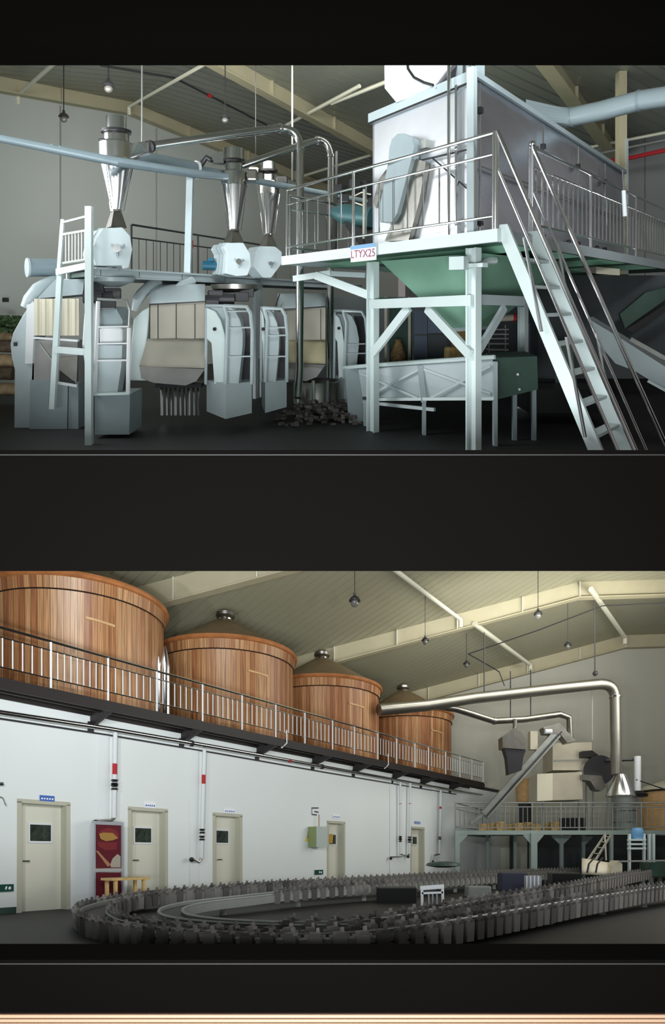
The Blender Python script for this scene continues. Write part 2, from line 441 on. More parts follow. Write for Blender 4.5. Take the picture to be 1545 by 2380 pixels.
# long wall with door openings
segs = []; last = 8.0
for x0, x1, yt, n in DOORS:
    segs.append((last, d_at(x0), -1.1, 3.1)); segs.append((d_at(x0), d_at(x1), ZD, 3.1)); last = d_at(x1)
segs.append((last, 31.0, -1.1, 3.1))
b = M(LO)
for a, c, z0, z1 in segs:
    b.hexa([lw(a, z0), lw(c, z0), lw(c, z0, -.22), lw(a, z0, -.22)], [lw(a, z1), lw(c, z1), lw(c, z1, -.22), lw(a, z1, -.22)])
b.build('wall_left', 'wall_white')['kind'] = 'structure'
b = M(LO)                            # slab the tanks stand on
b.hexa([lw(8, 2.95), lw(31, 2.95), lw(31, 2.95, -6.5), lw(8, 2.95, -6.5)], [lw(8, 3.1), lw(31, 3.1), lw(31, 3.1, -6.5), lw(8, 3.1, -6.5)])
struct(b.build('floor_mezzanine', 'deck_black'))
b = M(LO); b.box((9.5, 31.15, 4.7), (27, .3, 11.6)); struct(b.build('wall_end', 'wall_end'))
b = M(LO); b.hexa([lw(13, 3, -6.6), lw(31, 3, -6.6), lw(31, 3, -6.8), lw(13, 3, -6.8)], [lw(13, 5.6, -6.6), lw(31, 6.9, -6.6), lw(31, 6.9, -6.8), lw(13, 5.6, -6.8)])
struct(b.build('wall_left_upper', 'wall_end'))
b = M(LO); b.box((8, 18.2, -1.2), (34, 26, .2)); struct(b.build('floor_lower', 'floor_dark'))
stripes('roof_sheet_lower', (.33, .32, .225), (A2.x, A2.y), .34, .45, .24, (.28, .27, .19), .16)
b = M(LO)
for a, c in ((-15, 0), (0, 8)):
    q = [rp2(a, 31.2), rp2(c, 31.2), rp2(c, 15.2), rp2(a, 15.2)]
    b.hexa(q, [v+Vector((0, 0, .08)) for v in q])
struct(b.build('ceiling_lower', 'roof_sheet_lower'))
def rafter2(d, label, h=.55, w=.3):
    t = thing('roof_rafter', label, 'rafter', LO, rp2(0, d, -.3))
    for a, c in ((-14.5, 0), (0, 7.5)):
        b = M(LO); b.bar(rp2(a, d, -h/2), rp2(c, d, -h/2), .04, h)
        b.bar(rp2(a, d, -h), rp2(c, d, -h), w, .04); b.build('beam', 'beam_cream', t)
    for dx in (-12, -9.4, -7, -4.7, -2.2, 0, 3.4): b = M(LO); b.box(rp2(dx, d, -h/2), (.04, .24, h-.03), (1, 0)); b.build('stiffener', 'purlin', t)
rafter2(30.8, 'cream rafter along the top of the far end wall of the lower hall', .6)
rafter2(24.8, 'cream roof rafter with the bent ridge above the long steel duct', .62)
rafter2(18.6, 'cream roof rafter rising behind the second timber tank', .7, .34)
def tie2(p, q, label, r=.10, hook=True, ext=0.):
    a, c = roof2_hit(*p, .6), roof2_hit(*q, .6)
    b = M(LO); b.tube([a+(a-c)*(ext+.02), c]+([c-Vector((0, 0, .3))] if hook else []), r, 8)
    tag(b.build('roof_tie', 'purlin', smooth=True), label, 'roof tie', 'roof ties of the lower hall')
tie2((925, 1330), (1070, 1440), 'cream roof tie ending at the middle rafter in the lower hall', .08, ext=.3)
tie2((1105, 1452), (1232, 1545), 'cream roof tie sloping down to the end wall rafter')
tie2((1375, 1372), (1452, 1482), 'cream roof tie at the bent ridge by the far gable')
# ================================================================== UPPER HALL
P = UP.p
def up(v, z): return Vector((v[0], v[1], v[2]+z))
# ---------------------------------------------------------------- big steel-clad platform on the right
ND = Vector((1.836, 7.2, .806)); LD = Vector((-.781, 10.6, .735)); uR = Vector((2.12, 2.6, 0)).normalized()
uL = (LD-ND); uL.z = 0; LL = uL.length; uL.normalize(); RL = 11.0
zd = .806
def dk(a, c, z=0.):      # a along the left edge, c along the right edge, from the near corner
    return Vector((ND.x, ND.y, 0))+uL*a+uR*c+Vector((0, 0, zd-.016*a+z))
def edge(v, t): return v
T = thing('machine_platform', 'large pale blue raised platform carrying the steel-clad dryer, with green hopper below', 'platform', UP, dk(1.5, 2, -2.8))
b = M(UP); b.prism([dk(0, 0, -.06), dk(LL, 0, -.06), dk(LL, RL, -.06), dk(0, RL, -.06)], (0, 0, .05)); b.build('deck', 'green_hopper', T)
def edgebeam(p, q, h, m, name='edge_beam', w=.07):
    b = M(UP); b.bar(up(p, -h/2), up(q, -h/2), w, h); return b.build(name, m, T)
edgebeam(dk(-.03, 0), dk(LL+.05, 0), .145, 'pale_blue')
edgebeam(dk(0, .05), dk(0, RL), .145, 'blue_grey_light')
edgebeam(dk(LL, 0), dk(LL, RL), .145, 'blue_grey_light')
for c in (1.2, 2.9, 5.0, 7.2):
    b = M(UP); b.bar(dk(0, c, -.11), dk(LL, c, -.11), .06, .10); b.build('joist', 'green_hopper', T)
# legs with the portal frame under the near edge
def plan(px, d, z): v = P(px, 700, d); v.z = z; return v
L1, L2 = plan(1100, 8.0, .66), plan(866, 9.9, .6)
L3 = plan(1500, 11.0, .66); L4 = plan(1215, 12.0, .6)
for v, wd in ((L1, .14), (L2, .15), (L4, .14)):
    b = M(UP); w2 = wd
    b.bar(v, (v.x, v.y, -2.0), .02, w2, up=uL)       # web
    for s in (-1, 1):
        o = uL*(s*w2/2); b.bar(v+o, Vector((v.x, v.y, -2.0))+o, .11, .02, up=uL)
    b.build('leg', 'pale_blue', T)
zb = .0
def beam(p, q, w, h, m='pale_blue', name='cross_beam'):
    b = M(UP); b.bar(p, q, w, h); return b.build(name, m, T)
beam(P(1098, 698, 7.95), P(862, 707, 9.85), .07, .135)
beam(P(1100, 696, 8.0), P(1215, 700, 8.9), .07, .13, 'blue_grey_light')
beam(P(868, 700, 9.95), P(1215, 706, 12.0), .07, .12, 'green_hopper')
beam(P(866, 822, 9.84), P(950, 714, 9.15), .05, .13, name='brace')
beam(P(992, 716, 8.8), P(1092, 824, 7.97), .05, .13, name='brace')
beam(P(1112, 815, 8.05), P(1172, 714, 8.5), .05, .10, 'blue_grey_light', 'brace')
b = M(UP); q = P(1100, 625, 7.9); b.box(up(q, .04), (.36, .10, .05), uL); b.build('bracket', 'pale_blue', T)
# arms reaching from the left leg towards the pipes
beam(P(684, 648, 10.9), P(770, 635, 10.5), .09, .10, name='arm'); beam(P(735, 640, 10.6), P(864, 688, 9.95), .07, .13, name='arm')
beam(P(770, 636, 10.5), P(850, 640, 10.2), .05, .08, 'blue_grey_light', 'arm')
# green hopper
def hop(u): return [P(*u[0]), P(*u[1]), P(*u[2]), P(*u[3])]
b = M(UP)
b.hexa([P(1049, 764, 9.3), P(1092, 762, 8.9), P(1140, 758, 9.6), P(1100, 757, 10.0)],
       [P(884, 607, 9.9), P(1118, 588, 8.05), P(1330, 610, 10.6), P(1120, 622, 12.6)])
b.build('hopper', 'green_hopper', T)
b = M(UP)
b.hexa([P(1047, 771, 9.3), P(1092, 769, 8.88), P(1143, 765, 9.6), P(1100, 763, 10.0)],
       [P(1047, 763, 9.3), P(1092, 760, 8.88), P(1143, 757, 9.6), P(1100, 757, 10.0)])
b.build('hopper_rim', 'blue_grey_light', T)
b = M(UP); q = P(1066, 612, 7.9); b.box(q, (.13, .2, .16), uR); b.tube([P(1070, 605, 8), P(1150, 605, 8.4)], .05, 8); b.build('valve_box', 'pale_blue', T)

# railings round the platform
RAILG = 'steel railings of the big platform'
def railing(name, label, posts, top, hall, m, r=.024, nb=5, low=.14, mid=.78, group=None, rb=.011, own_posts=True, bal=True, pr=None):
    """posts: list of base points; rails follow them"""
    t = thing(name, label, 'railing', hall, posts[0], group)
    def line(h, rr, nm):
        b = M(hall); b.tube([up(p, h) for p in posts], rr, 10); b.build(nm, m, t, smooth=True)
    line(top, r, 'handrail'); line(top*mid, r*.72, 'middle_rail'); line(top*low, r*.72, 'bottom_rail')
    for p in posts:
        b = M(hall); b.tube([p, up(p, top)], pr or r, 10); b.build('post', m, t, smooth=True)
    if bal:
        for p, q, n in zip(posts, posts[1:], nb if isinstance(nb, (list, tuple)) else [nb]*(len(posts)-1)):
            for i in range(1, n+1):
                v = lerp(p, q, i/(n+1)); b = M(hall); b.tube([up(v, top*low), up(v, top*mid)], rb, 6); b.build('baluster', m, t, smooth=True)
    return t
railing('safety_railing', 'steel railing along the near left edge of the big platform, above the small sign', [dk(.06, .03), dk(2.55, .03), dk(LL-.03, .03)], 1.09, UP, 'steel_bright', nb=[8, 5], group=RAILG)
railing('safety_railing', 'steel railing receding along the right edge of the big platform beside the dryer', [dk(.04, 1.02), dk(.04, 3.35), dk(.04, 5.9), dk(.04, 8.6)], 1.12, UP, 'steel_bright', nb=[11, 12, 12], group=RAILG, rb=.013)
railing('safety_railing', 'short steel railing across the far left side of the big platform by the green motor', [dk(LL-.03, .1), dk(LL-.03, 2.3), dk(LL-.03, 4.6)], 1.0, UP, 'steel', nb=6, group=RAILG)
# sign on the edge beam
s0 = dk(2.52, -.06); s1 = dk(1.98, -.06)
t = thing('sign_board', 'small white sign with a blue top band and dark red writing on the platform edge', 'sign', UP, up(s0, -.2))
b = M(UP); b.bar(up(s0, -.1), up(s1, -.1), .012, .23); BD = b.build('board', 'paper', t)
b = M(UP); nn = Vector((-uL.y, uL.x, 0)); nn = nn if nn.y < 0 else -nn
b.bar(up(s0, -.012)+nn*.008, up(s1, -.012)+nn*.008, .006, .05); b.build('blue_band', 'sign_blue', BD)
text('lettering', 'LTYX25', 'ink_red', UP, (s0+s1)/2+nn*.012+Vector((0, 0, -.115)), -uL, .155, BD)

# ---------------------------------------------------------------- steep stair
T = thing('access_stair', 'steep steel stair with silver handrails leading up to the big platform', 'stair', UP, dk(-1, .5, -2.8))
hd = Vector((.775, -.632, 0)); S0 = Vector((ND.x, ND.y, 0)); Wd = uR*1.0
drop = 2.8; run = 1.20
def st(w, f, z=0.): return S0+uR*w+hd*(run*f)+Vector((0, 0, .80-drop*f+z))
for w in (.03, .92):
    b = M(UP); a0, a1 = st(w, -.02), st(w, 1.0)
    b.prism([a0-hd*.02, a0+hd*.13, a1+hd*.13, a1-hd*.02], uR*.05); b.build('stringer', 'pale_blue', T)
for i in range(1, 9):
    f = i/9; b = M(UP); c = st(.5, f)
    b.box(c+hd*.045+Vector((0, 0, -.02)), (.88, .13, .035), uR); b.build('tread', 'pale_blue', T)
def hr(w, h0, h1, f1, r, top=0.):
    b = M(UP); b.tube([st(w, 0, h0), st(w, f1, h1)], r, 10); return b.build('handrail', 'steel_bright', T, smooth=True)
hr(0, 1.10, 1.10, 1.22, .026); hr(0, .70, .70, 1.15, .018)
hr(1.0, 1.12, 1.12, 1.25, .026); hr(1.0, .58, .58, 1.15, .018)
for w, h in ((1.0, 1.13), (0.0, 1.1)):
    b = M(UP); b.tube([st(w, 0, 0), st(w, 0, h)], .026, 10); b.build('post', 'steel_bright', T, smooth=True)
b = M(UP); b.ball(st(1.0, 0, 1.14), .045); b.build('cap', 'steel_bright', T, smooth=True)
for w in (0, 1.0):
    for f in (.42, .8):
        b = M(UP); b.tube([st(w, f, .05), st(w, f-.16, .62)], .018, 8)
        b.build('rail_support', 'steel_bright', T, smooth=True)

# ---------------------------------------------------------------- steel-clad dryer
T = thing('dryer_housing', 'large box-shaped dryer clad in shiny sheet steel on the big platform', 'dryer', UP, dk(1.2, 1.5))
zt = 2.70
c1, c2 = P(1095, 548, 7.65), P(866, 590, 9.35)
c3 = P(1450, 612, 12.6); c1.z = c2.z = c3.z = 0; c4 = c2+(c3-c1)
u12 = (c2-c1).normalized(); u13 = (c3-c1).normalized()
def Z(v, z): return Vector((v.x, v.y, z))
zt2 = .0
def face(a, c, name, m, z0=.80, z1=zt, th=.03):
    n = Vector((-(c-a).y, (c-a).x, 0)).normalized(); b = M(UP)
    b.prism([Z(a, z0), Z(c, z0), Z(c, z1), Z(a, z1)], n*th); return b.build(name, m, T)
face(c1, c2, 'end_panel', 'steel_sheet', th=-.03); 
# side wall: upright lower half, upper half, slightly drawn in towards the far end
mid = lerp(c1, c3, .5)
b = M(UP); b.prism([Z(c1, .8), Z(c3, .8), Z(c3, 2.52), Z(c1, zt)], u12*.04); b.build('side_panel', 'steel_side', T)
b = M(UP); b.prism([Z(c2, .8), Z(c4, .8), Z(c4, 2.52), Z(c2, zt)], -u12*.04); b.build('side_panel', 'steel_side', T)
b = M(UP); b.hexa([Z(c1, zt-.03), Z(c2, zt-.03), Z(c4, 2.49), Z(c3, 2.49)], [Z(c1, zt+.0), Z(c2, zt+.0), Z(c4, 2.52), Z(c3, 2.52)]); b.build('roof_panel', 'steel_sheet', T)
b = M(UP); b.bar(Z(c1, zt-.06)-u13*.03-u12*.04, Z(c2, zt-.06)-u13*.03+u12*.05, .05, .15); b.build('top_trim', 'blue_grey_light', T)
b = M(UP); b.bar(Z(c1, zt-.13)-u13*.06-u12*.04, Z(c2, zt-.13)-u13*.06+u12*.05, .02, .025); b.build('seal_strip', 'black', T)
b = M(UP); b.bar(Z(c1, zt+.0)-u12*.03, Z(c3, 2.51)-u12*.03, .05, .07); b.build('top_trim', 'blue_grey', T)
b = M(UP); b.bar(Z(c1, .8)-u12*.03-u13*.03, Z(c1, zt+.05)-u12*.03-u13*.03, .09, .09, up=u13); b.build('corner_post', 'blue_grey_light', T)
b = M(UP); b.bar(Z(c1, .8)+u12*.19-u13*.03, Z(c1, zt-.1)+u12*.19-u13*.03, .10, .04, up=u12); b.build('corner_strip', 'steel_bright', T)
for i, f in enumerate((.02, .33, .56, .78)):
    q = lerp(c1, c3, f)-u12*.06; zz = zt-.2*f-.1
    b = M(UP); b.tube([Z(q, .84 if i < 2 else 1.6), Z(q, zz)], .014, 8); LR = b.build('latch_rod', 'steel_bright', T, smooth=True)
    b = M(UP); b.box(Z(q, zz-.32), (.07, .06, .07), u13); b.build('latch', 'black', LR)
    b = M(UP); b.box(Z(q, .93), (.07, .06, .05), u13); b.build('latch', 'black', LR)
for f in (.5, .72):
    q = lerp(c1, c3, f)-u12*.04; b = M(UP); b.ball(Z(q, .93), .035); b.build('knob', 'black', T, smooth=True)
b = M(UP); b.bar(Z(lerp(c1, c3, .02), 1.62)-u12*.045, Z(c3, 1.58)-u12*.045, .012, .02); b.build('seam', 'steel_dull', T)
# chain guard on the end panel: rounded slanted cover
def endp(f, z, out=0.): q = lerp(c1, c2, f); n = -u13; return Z(q, z)+n*out
def f_at(px, d=None):     # fraction along the end panel under a column of the picture
    k = (px-CX)/F; return (k*c1.y-c1.x)/((c2.x-c1.x)-k*(c2.y-c1.y))
def ep(px, py, out=.0):
    f = f_at(px); q = lerp(c1, c2, f); return Z(q, (UP.H-py)/F*q.y)-u13*out
g = [ep(924, 352), ep(930, 330), ep(943, 318), ep(958, 317), ep(975, 326), ep(981, 345), ep(975, 375), ep(942, 500), ep(930, 520), ep(903, 520), ep(898, 500), ep(922, 380)]
b = M(UP); b.prism([v-u13*.02 for v in g], -u13*.19); b.build('chain_guard', 'blue_grey', T, bevel=.012)
g = [ep(940, 470), ep(978, 372), ep(1000, 380), ep(985, 470), ep(960, 560), ep(905, 562)]
b = M(UP); b.prism([v-u13*.015 for v in g], -u13*.10); b.build('guard_bracket', 'steel_dull', T)
g = [ep(886, 420), ep(904, 396), ep(918, 396), ep(893, 450), ep(880, 485), ep(874, 470)]
b = M(UP); b.prism([v-u13*.015 for v in g], -u13*.06); b.build('guard_bracket', 'steel_dull', T)
b = M(UP); b.tube([ep(975, 378, .1), ep(1018, 368, .08), ep(1090, 350, .05)], .012, 6); b.build('conduit', 'dark_steel', T, smooth=True)
b = M(UP); b.tube([ep(1012, 370, .08), ep(1030, 386, .06), ep(1095, 445, .04)], .010, 6); b.build('conduit', 'dark_steel', T, smooth=True)
b = M(UP); b.box(ep(994, 338, .05), (.12, .1, .10), u12); b.build('junction_box', 'zinc', T)
# vertical pipe before the end panel
b = M(UP); q = ep(1054, 300, .12); b.tube([Z(q, .8), Z(q, 2.95)], .02, 10)
tag(b.build('conduit_pipe', 'steel_bright', smooth=True), 'thin bright vertical pipe standing before the near end of the dryer', 'pipe')
# ---- blower box above
T = thing('blower_box', 'white angular blower box with a curved black cable on top of the dryer', 'blower', UP, P(990, 235, 8.3))
g = [P(892, 120, 8.9), P(893, 205, 8.9), P(920, 238, 8.75), P(1006, 205, 8.2), P(1045, 152, 8.0), P(1075, 100, 7.9)]
b = M(UP); b.prism(g, u13*.7); b.build('casing', 'white_paint', T, bevel=.01)
b = M(UP); b.tube([P(944, 120, 8.5), P(948, 160, 8.48), P(962, 180, 8.4), P(985, 192, 8.25), P(1006, 198, 8.12)], .018, 8); b.build('cable', 'black', T, smooth=True)
b = M(UP); g = [P(1012, 206, 8.1), P(1050, 152, 7.95), P(1062, 152, 7.95), P(1050, 196, 7.95)]; b.prism(g, u13*.6); b.build('vent_side', 'dark_steel', T)
T = thing('exhaust_stack', 'blue grey exhaust stack with steel corner at the top of the dryer', 'stack', UP, P(1090, 190, 7.9))
b = M(UP); q = P(1088, 190, 8.0); b.box(up(q, .35), (.26, .3, .8), u12); b.build('duct', 'blue_grey', T)
for dx in (1078, 1100):
    b = M(UP); b.bar(P(dx, 192, 7.75), P(dx, 100, 7.75), .03); b.build('corner_strip', 'steel_bright', T)

# ---- pale round duct with transition
T = thing('pale_duct', 'pale blue round duct leading off the far side of the dryer to the right', 'duct', UP, P(1330, 300, 10.5))
Du = [P(1328, 272, 10.8), P(1395, 258, 10.5), P(1470, 238, 10.2), P(1485, 234, 10.15), P(1545, 225, 9.9), P(1900, 168, 8.9)]
b = M(UP); b.tube(Du, .158, 24); b.build('pipe', 'duct_pale', T, smooth=True)
for v, w in ((Du[0], Du[1]), (Du[3], Du[4])):
    a = (w-v).normalized(); b = M(UP); b.tube([v-a*.015, v+a*.015], .17, 24); b.build('flange', 'duct_blue', T, smooth=True)
b = M(UP); n = 24; e = (Du[1]-Du[0]).normalized(); sx = e.cross(Vector((0, 0, 1))).normalized(); sz = sx.cross(e)
ring0 = [Du[0]+(sx*math.cos(2*PI*k/n)+sz*math.sin(2*PI*k/n))*.158 for k in range(n)]
q = P(1252, 272, 11.0); hh, ww = .17, .55
def sqp(k):
    a = 2*PI*k/n; c, s_ = math.cos(a), math.sin(a); m_ = max(abs(c), abs(s_)); return q+u13*(c/m_*ww)*-1+Vector((0, 0, s_/m_*hh))-Vector((0, 0, c/m_*.0))
ring1 = [sqp(k) for k in range(n)]
b.add(ring0+ring1, [(k, (k+1) % n, n+(k+1) % n, n+k) for k in range(n)]); b.build('transition', 'duct_pale', T)
# ---------------------------------------------------------------- steel conveying pipes with bends
def pipe(label, pts, r, m='steel', flanges=(), name='conveying_pipe', fm='steel_bright', group=None, n=14):
    t = thing(name, label, 'pipe', UP, pts[0], group)
    b = M(UP); b.tube(pts, r, n); b.build('pipe_run', m, t, smooth=True)
    for i in flanges:
        a = (pts[min(i+1, len(pts)-1)]-pts[max(i-1, 0)]).normalized(); b = M(UP); b.tube([pts[i]-a*.02, pts[i]+a*.02], r*1.25, n); b.build('flange', fm, t, smooth=True)
    return t
pipe('tall bright steel pipe from the nearest cyclone, bending down before the left wall', [P(340, 341, 9.8), P(500, 318, 10.4), P(640, 299, 10.9), P(652, 298, 10.95)]+arc(P(655, 298, 10.95), P(697, 345, 11.1), P(695, 300, 11.1), 6)+[P(697, 620, 11.1), P(696, 860, 11.1), P(692, 925, 10.9)], .068, flanges=(3, 10))
pipe('steel pipe from the middle cyclone, bending down just right of the tall pipe', [P(562, 385, 11.7), P(640, 358, 11.8), P(700, 337, 12.0), P(738, 326, 12.2)]+arc(P(742, 325, 12.2), P(769, 362, 12.3), P(764, 328, 12.3), 5)+[P(768, 620, 12.3), P(767, 880, 12.3), P(763, 930, 12.2)], .064, flanges=(3, 9))
b = M(UP); b.tube([P(782, 352, 12.8), P(779, 600, 12.8)], .03, 8); tag(b.build('riser_pipe', 'dark_steel', smooth=True), 'thin dark riser directly right of the second pipe bend', 'pipe')
# suspension rods
def hang(px, y0, y1, d, r, label, m='purlin'):
    b = M(UP); a = P(px, y0, d); a.z = roof1(a)-.02; b.tube([a, P(px, y1, d)], r, 6)
    tag(b.build('hanger_rod', m), label, 'rod', 'hanger rods below the upper roof')
hang(330, 160, 330, 10.2, .014, 'pale hanger rod between the nearest cyclone and its pipe', 'zinc')
hang(679, 200, 420, 12.4, .018, 'pale hanger rod passing behind the tall pipe bend', 'zinc')
hang(594, 330, 380, 12.5, .008, 'thin wire above the third cyclone', 'dark_steel')
# fire line
b = M(UP)
def on_roof(px, py): return roof1_hit(px, py, .25)
b.tube([on_roof(235, 152), on_roof(405, 181), on_roof(480, 219), on_roof(620, 291)], .028, 8)
tag(b.build('conduit_line', 'dark_steel'), 'dark conduit running under the ceiling past two hanging lamps', 'pipe')
b = M(UP); a = on_roof(482, 220); c = on_roof(490, 224); b.tube([a, c], .05, 8); tag(b.build('pipe_marker', 'red_paint'), 'small red marker clamped round the dark ceiling conduit', 'marker')

# ---------------------------------------------------------------- hanging lamps
def lamp(hall, x, y, d, s, label, group, roof):
    t = thing('pendant_lamp', label, 'lamp', hall, hall.p(x, y, d), group); c = hall.p(x, y, d)
    top = c.copy(); top.z = roof(c); b = M(hall); b.tube([up(c, .12*s), top], .012, 6); b.build('cord', 'dark_steel', t)
    b = M(hall); b.lathe(c, [(.03*s, .13*s), (.035*s, .07*s), (.10*s, .02*s), (.13*s, -.03*s), (.13*s, -.05*s)], 14); b.build('shade', 'dark_steel', t, smooth=True)
    b = M(hall); b.ball(up(c, -.10*s), .09*s); b.build('bulb', 'lamp_glass', t, smooth=True)
LG = 'pendant lamps of the upper hall'
lamp(UP, 148, 268, 14.0, .85, 'pendant lamp at far left, hanging against the pale gable wall', LG, roof1)
lamp(UP, 252, 195, 13.0, .95, 'pendant lamp above the nearest cyclone cap', LG, roof1)
lamp(UP, 523, 270, 13.8, .80, 'pendant lamp above the middle cyclone, over the long pipe', LG, roof1)

# ---------------------------------------------------------------- left platform
b0, b1_ = P(217, 621, 9.2), P(850, 676, 19.0)
zl = b0.z; uM = Vector((b1_.x-b0.x, b1_.y-b0.y, 0)).normalized()
def on_line(px, z=None, base=b0, u=uM):      # point of the front edge under a picture column
    k = (px-CX)/F; s = (k*base.y-base.x)/(u.x-k*u.y); v = base+u*s
    if z is not None: v = Z(v, z)
    return v
T = thing('roaster_platform', 'long narrow blue grey steel platform carrying the three cyclones', 'platform', UP, Z(b0, -2))
e1 = on_line(840); back = A1*1.55
b = M(UP); b.prism([up(b0, -.02), up(e1, -.02), up(e1, -.02)+back, up(b0, -.02)+back], (0, 0, .02)); b.build('deck', 'blue_grey', T)
for o in (Vector((0, 0, 0)), back):
    b = M(UP)
    for dz, h, w in ((-.012, .03, .10), (-.135, .02, .10), (-.075, .12, .02)):
        b.bar(up(b0+o, dz), up(e1+o, dz), w, h)
    b.build('edge_beam', 'blue_grey_light', T)
for px in (230, 320, 420, 520, 600, 680):
    v = on_line(px); b = M(UP); b.bar(up(v, -.07), up(v+back, -.07), .06, .08); b.build('joist', 'dark_green', T)
for px, w in ((594, .07),):
    v = on_line(px, zl-.1); b = M(UP); b.bar(v, Z(v, -2), w, .12, up=uM); b.build('leg', 'blue_grey_light', T)
    v = v+uM*.22; b = M(UP); b.bar(v, Z(v, -2), .04, .06, up=uM); b.build('leg', 'blue_grey', T)
# end frame towards us
q1, q2 = P(207, 618, 9.0), P(140, 628, 9.6)
b = M(UP); b.bar(P(207, 480, 9.0), Z(P(207, 620, 9.0), -2), .09, .09, up=(1, 0, 0)); b.build('leg', 'pale_blue', T)
b = M(UP); b.bar(P(146, 510, 9.6), P(136, 640, 9.6), .05, .05, up=(1, 0, 0)); b.build('post', 'pale_blue', T)
b = M(UP); b.bar(P(140, 632, 9.6), P(122, 950, 9.6), .075, .075, up=(1, 0, 0)); b.build('leg', 'pale_blue', T)
b = M(UP); b.bar(P(208, 617, 9.0), P(134, 632, 9.6), .06, .09); b.build('end_beam', 'pale_blue', T)
b = M(UP); b.bar(P(196, 818, 9.05), P(126, 812, 9.58), .06, .09); b.build('end_beam', 'pale_blue', T)
b = M(UP); b.ball(P(207, 484, 9.0), .04); b.build('cap', 'zinc', T, smooth=True)
# railing on it
t = thing('end_railing', 'short steel railing closing the near end of the cyclone platform', 'railing', UP, q1)
for y0, y1 in ((502, 517), (535, 545), (603, 612)):
    b = M(UP); b.tube([P(205, y0, 9.0), P(146, y1, 9.6)], .022, 8); b.build('rail', 'zinc', t, smooth=True)
for i in range(1, 8):
    x = 146+i*7.4; d = 9.6-.6*i/8; b = M(UP); b.tube([P(x, 545-i*1.2, d), P(x, 611-i*1.1, d)], .011, 6); b.build('baluster', 'zinc', t)
rb = [on_line(px)+back for px in (300, 345, 560, 680)]
pts = []
for a in (305, 460, 640):
    k = (a-CX)/F; base = b0+back; s = (k*base.y-base.x)/(uM.x-k*uM.y); pts.append(base+uM*s)
railing('back_railing', 'dark thin railing along the back of the cyclone platform', pts, .92, UP, 'dark_steel', r=.020, nb=[9, 9], low=.02, mid=.74, rb=.008)
v = P(444, 568, 11.9); b = M(UP); b.box(v, (.06, .06, .16), uM); tag(b.build('alarm_box', 'red_paint', bevel=.01), 'small red box on the blue post between the cyclones', 'box')

# blue duct running past the cyclones
T = thing('blue_duct', 'long blue grey duct crossing before the nearest cyclone from the left edge', 'duct', UP, P(0, 322, 8.6))
b = M(UP); b.tube([P(-60, 306, 8.4), P(0, 322, 8.6), P(270, 376, 9.15), P(455, 404, 10.6), P(540, 412, 11.6), P(660, 432, 12.8), P(850, 468, 15)], [.052, .052, .068, .07, .065, .06, .06], 14); b.build('pipe', 'duct_blue', T, smooth=True)
for px, py, d in ((118, 345, 8.85), (137, 349, 8.88)):
    b = M(UP); a = P(px, py, d); c = P(px+3, py+.7, d); b.tube([a, c], .062, 14); b.build('clamp', 'blue_grey_light', T, smooth=True)
T = thing('wide_blue_duct', 'wide blue grey duct with a white end ring between the first two cyclones', 'duct', UP, P(380, 380, 10.8))
b = M(UP); b.tube([P(300, 366, 10.2), P(455, 396, 11.3)], .145, 20); b.build('pipe', 'duct_blue', T, smooth=True)
b = M(UP); b.tube([P(453, 395, 11.3), P(459, 396, 11.33)], .165, 20); b.build('end_ring', 'white_paint', T, smooth=True)
b = M(UP); b.tube([P(459, 398, 11.4), P(520, 408, 12.0)], .10, 16); b.build('pipe', 'duct_blue', T, smooth=True)
b = M(UP); b.bar(P(442, 408, 11.3), P(436, 637, 11.3), .11, .11, up=(1, 0, 0)); tag(b.build('duct_post', 'blue_grey_light'), 'square blue post holding up the wide duct between the cyclones', 'post')

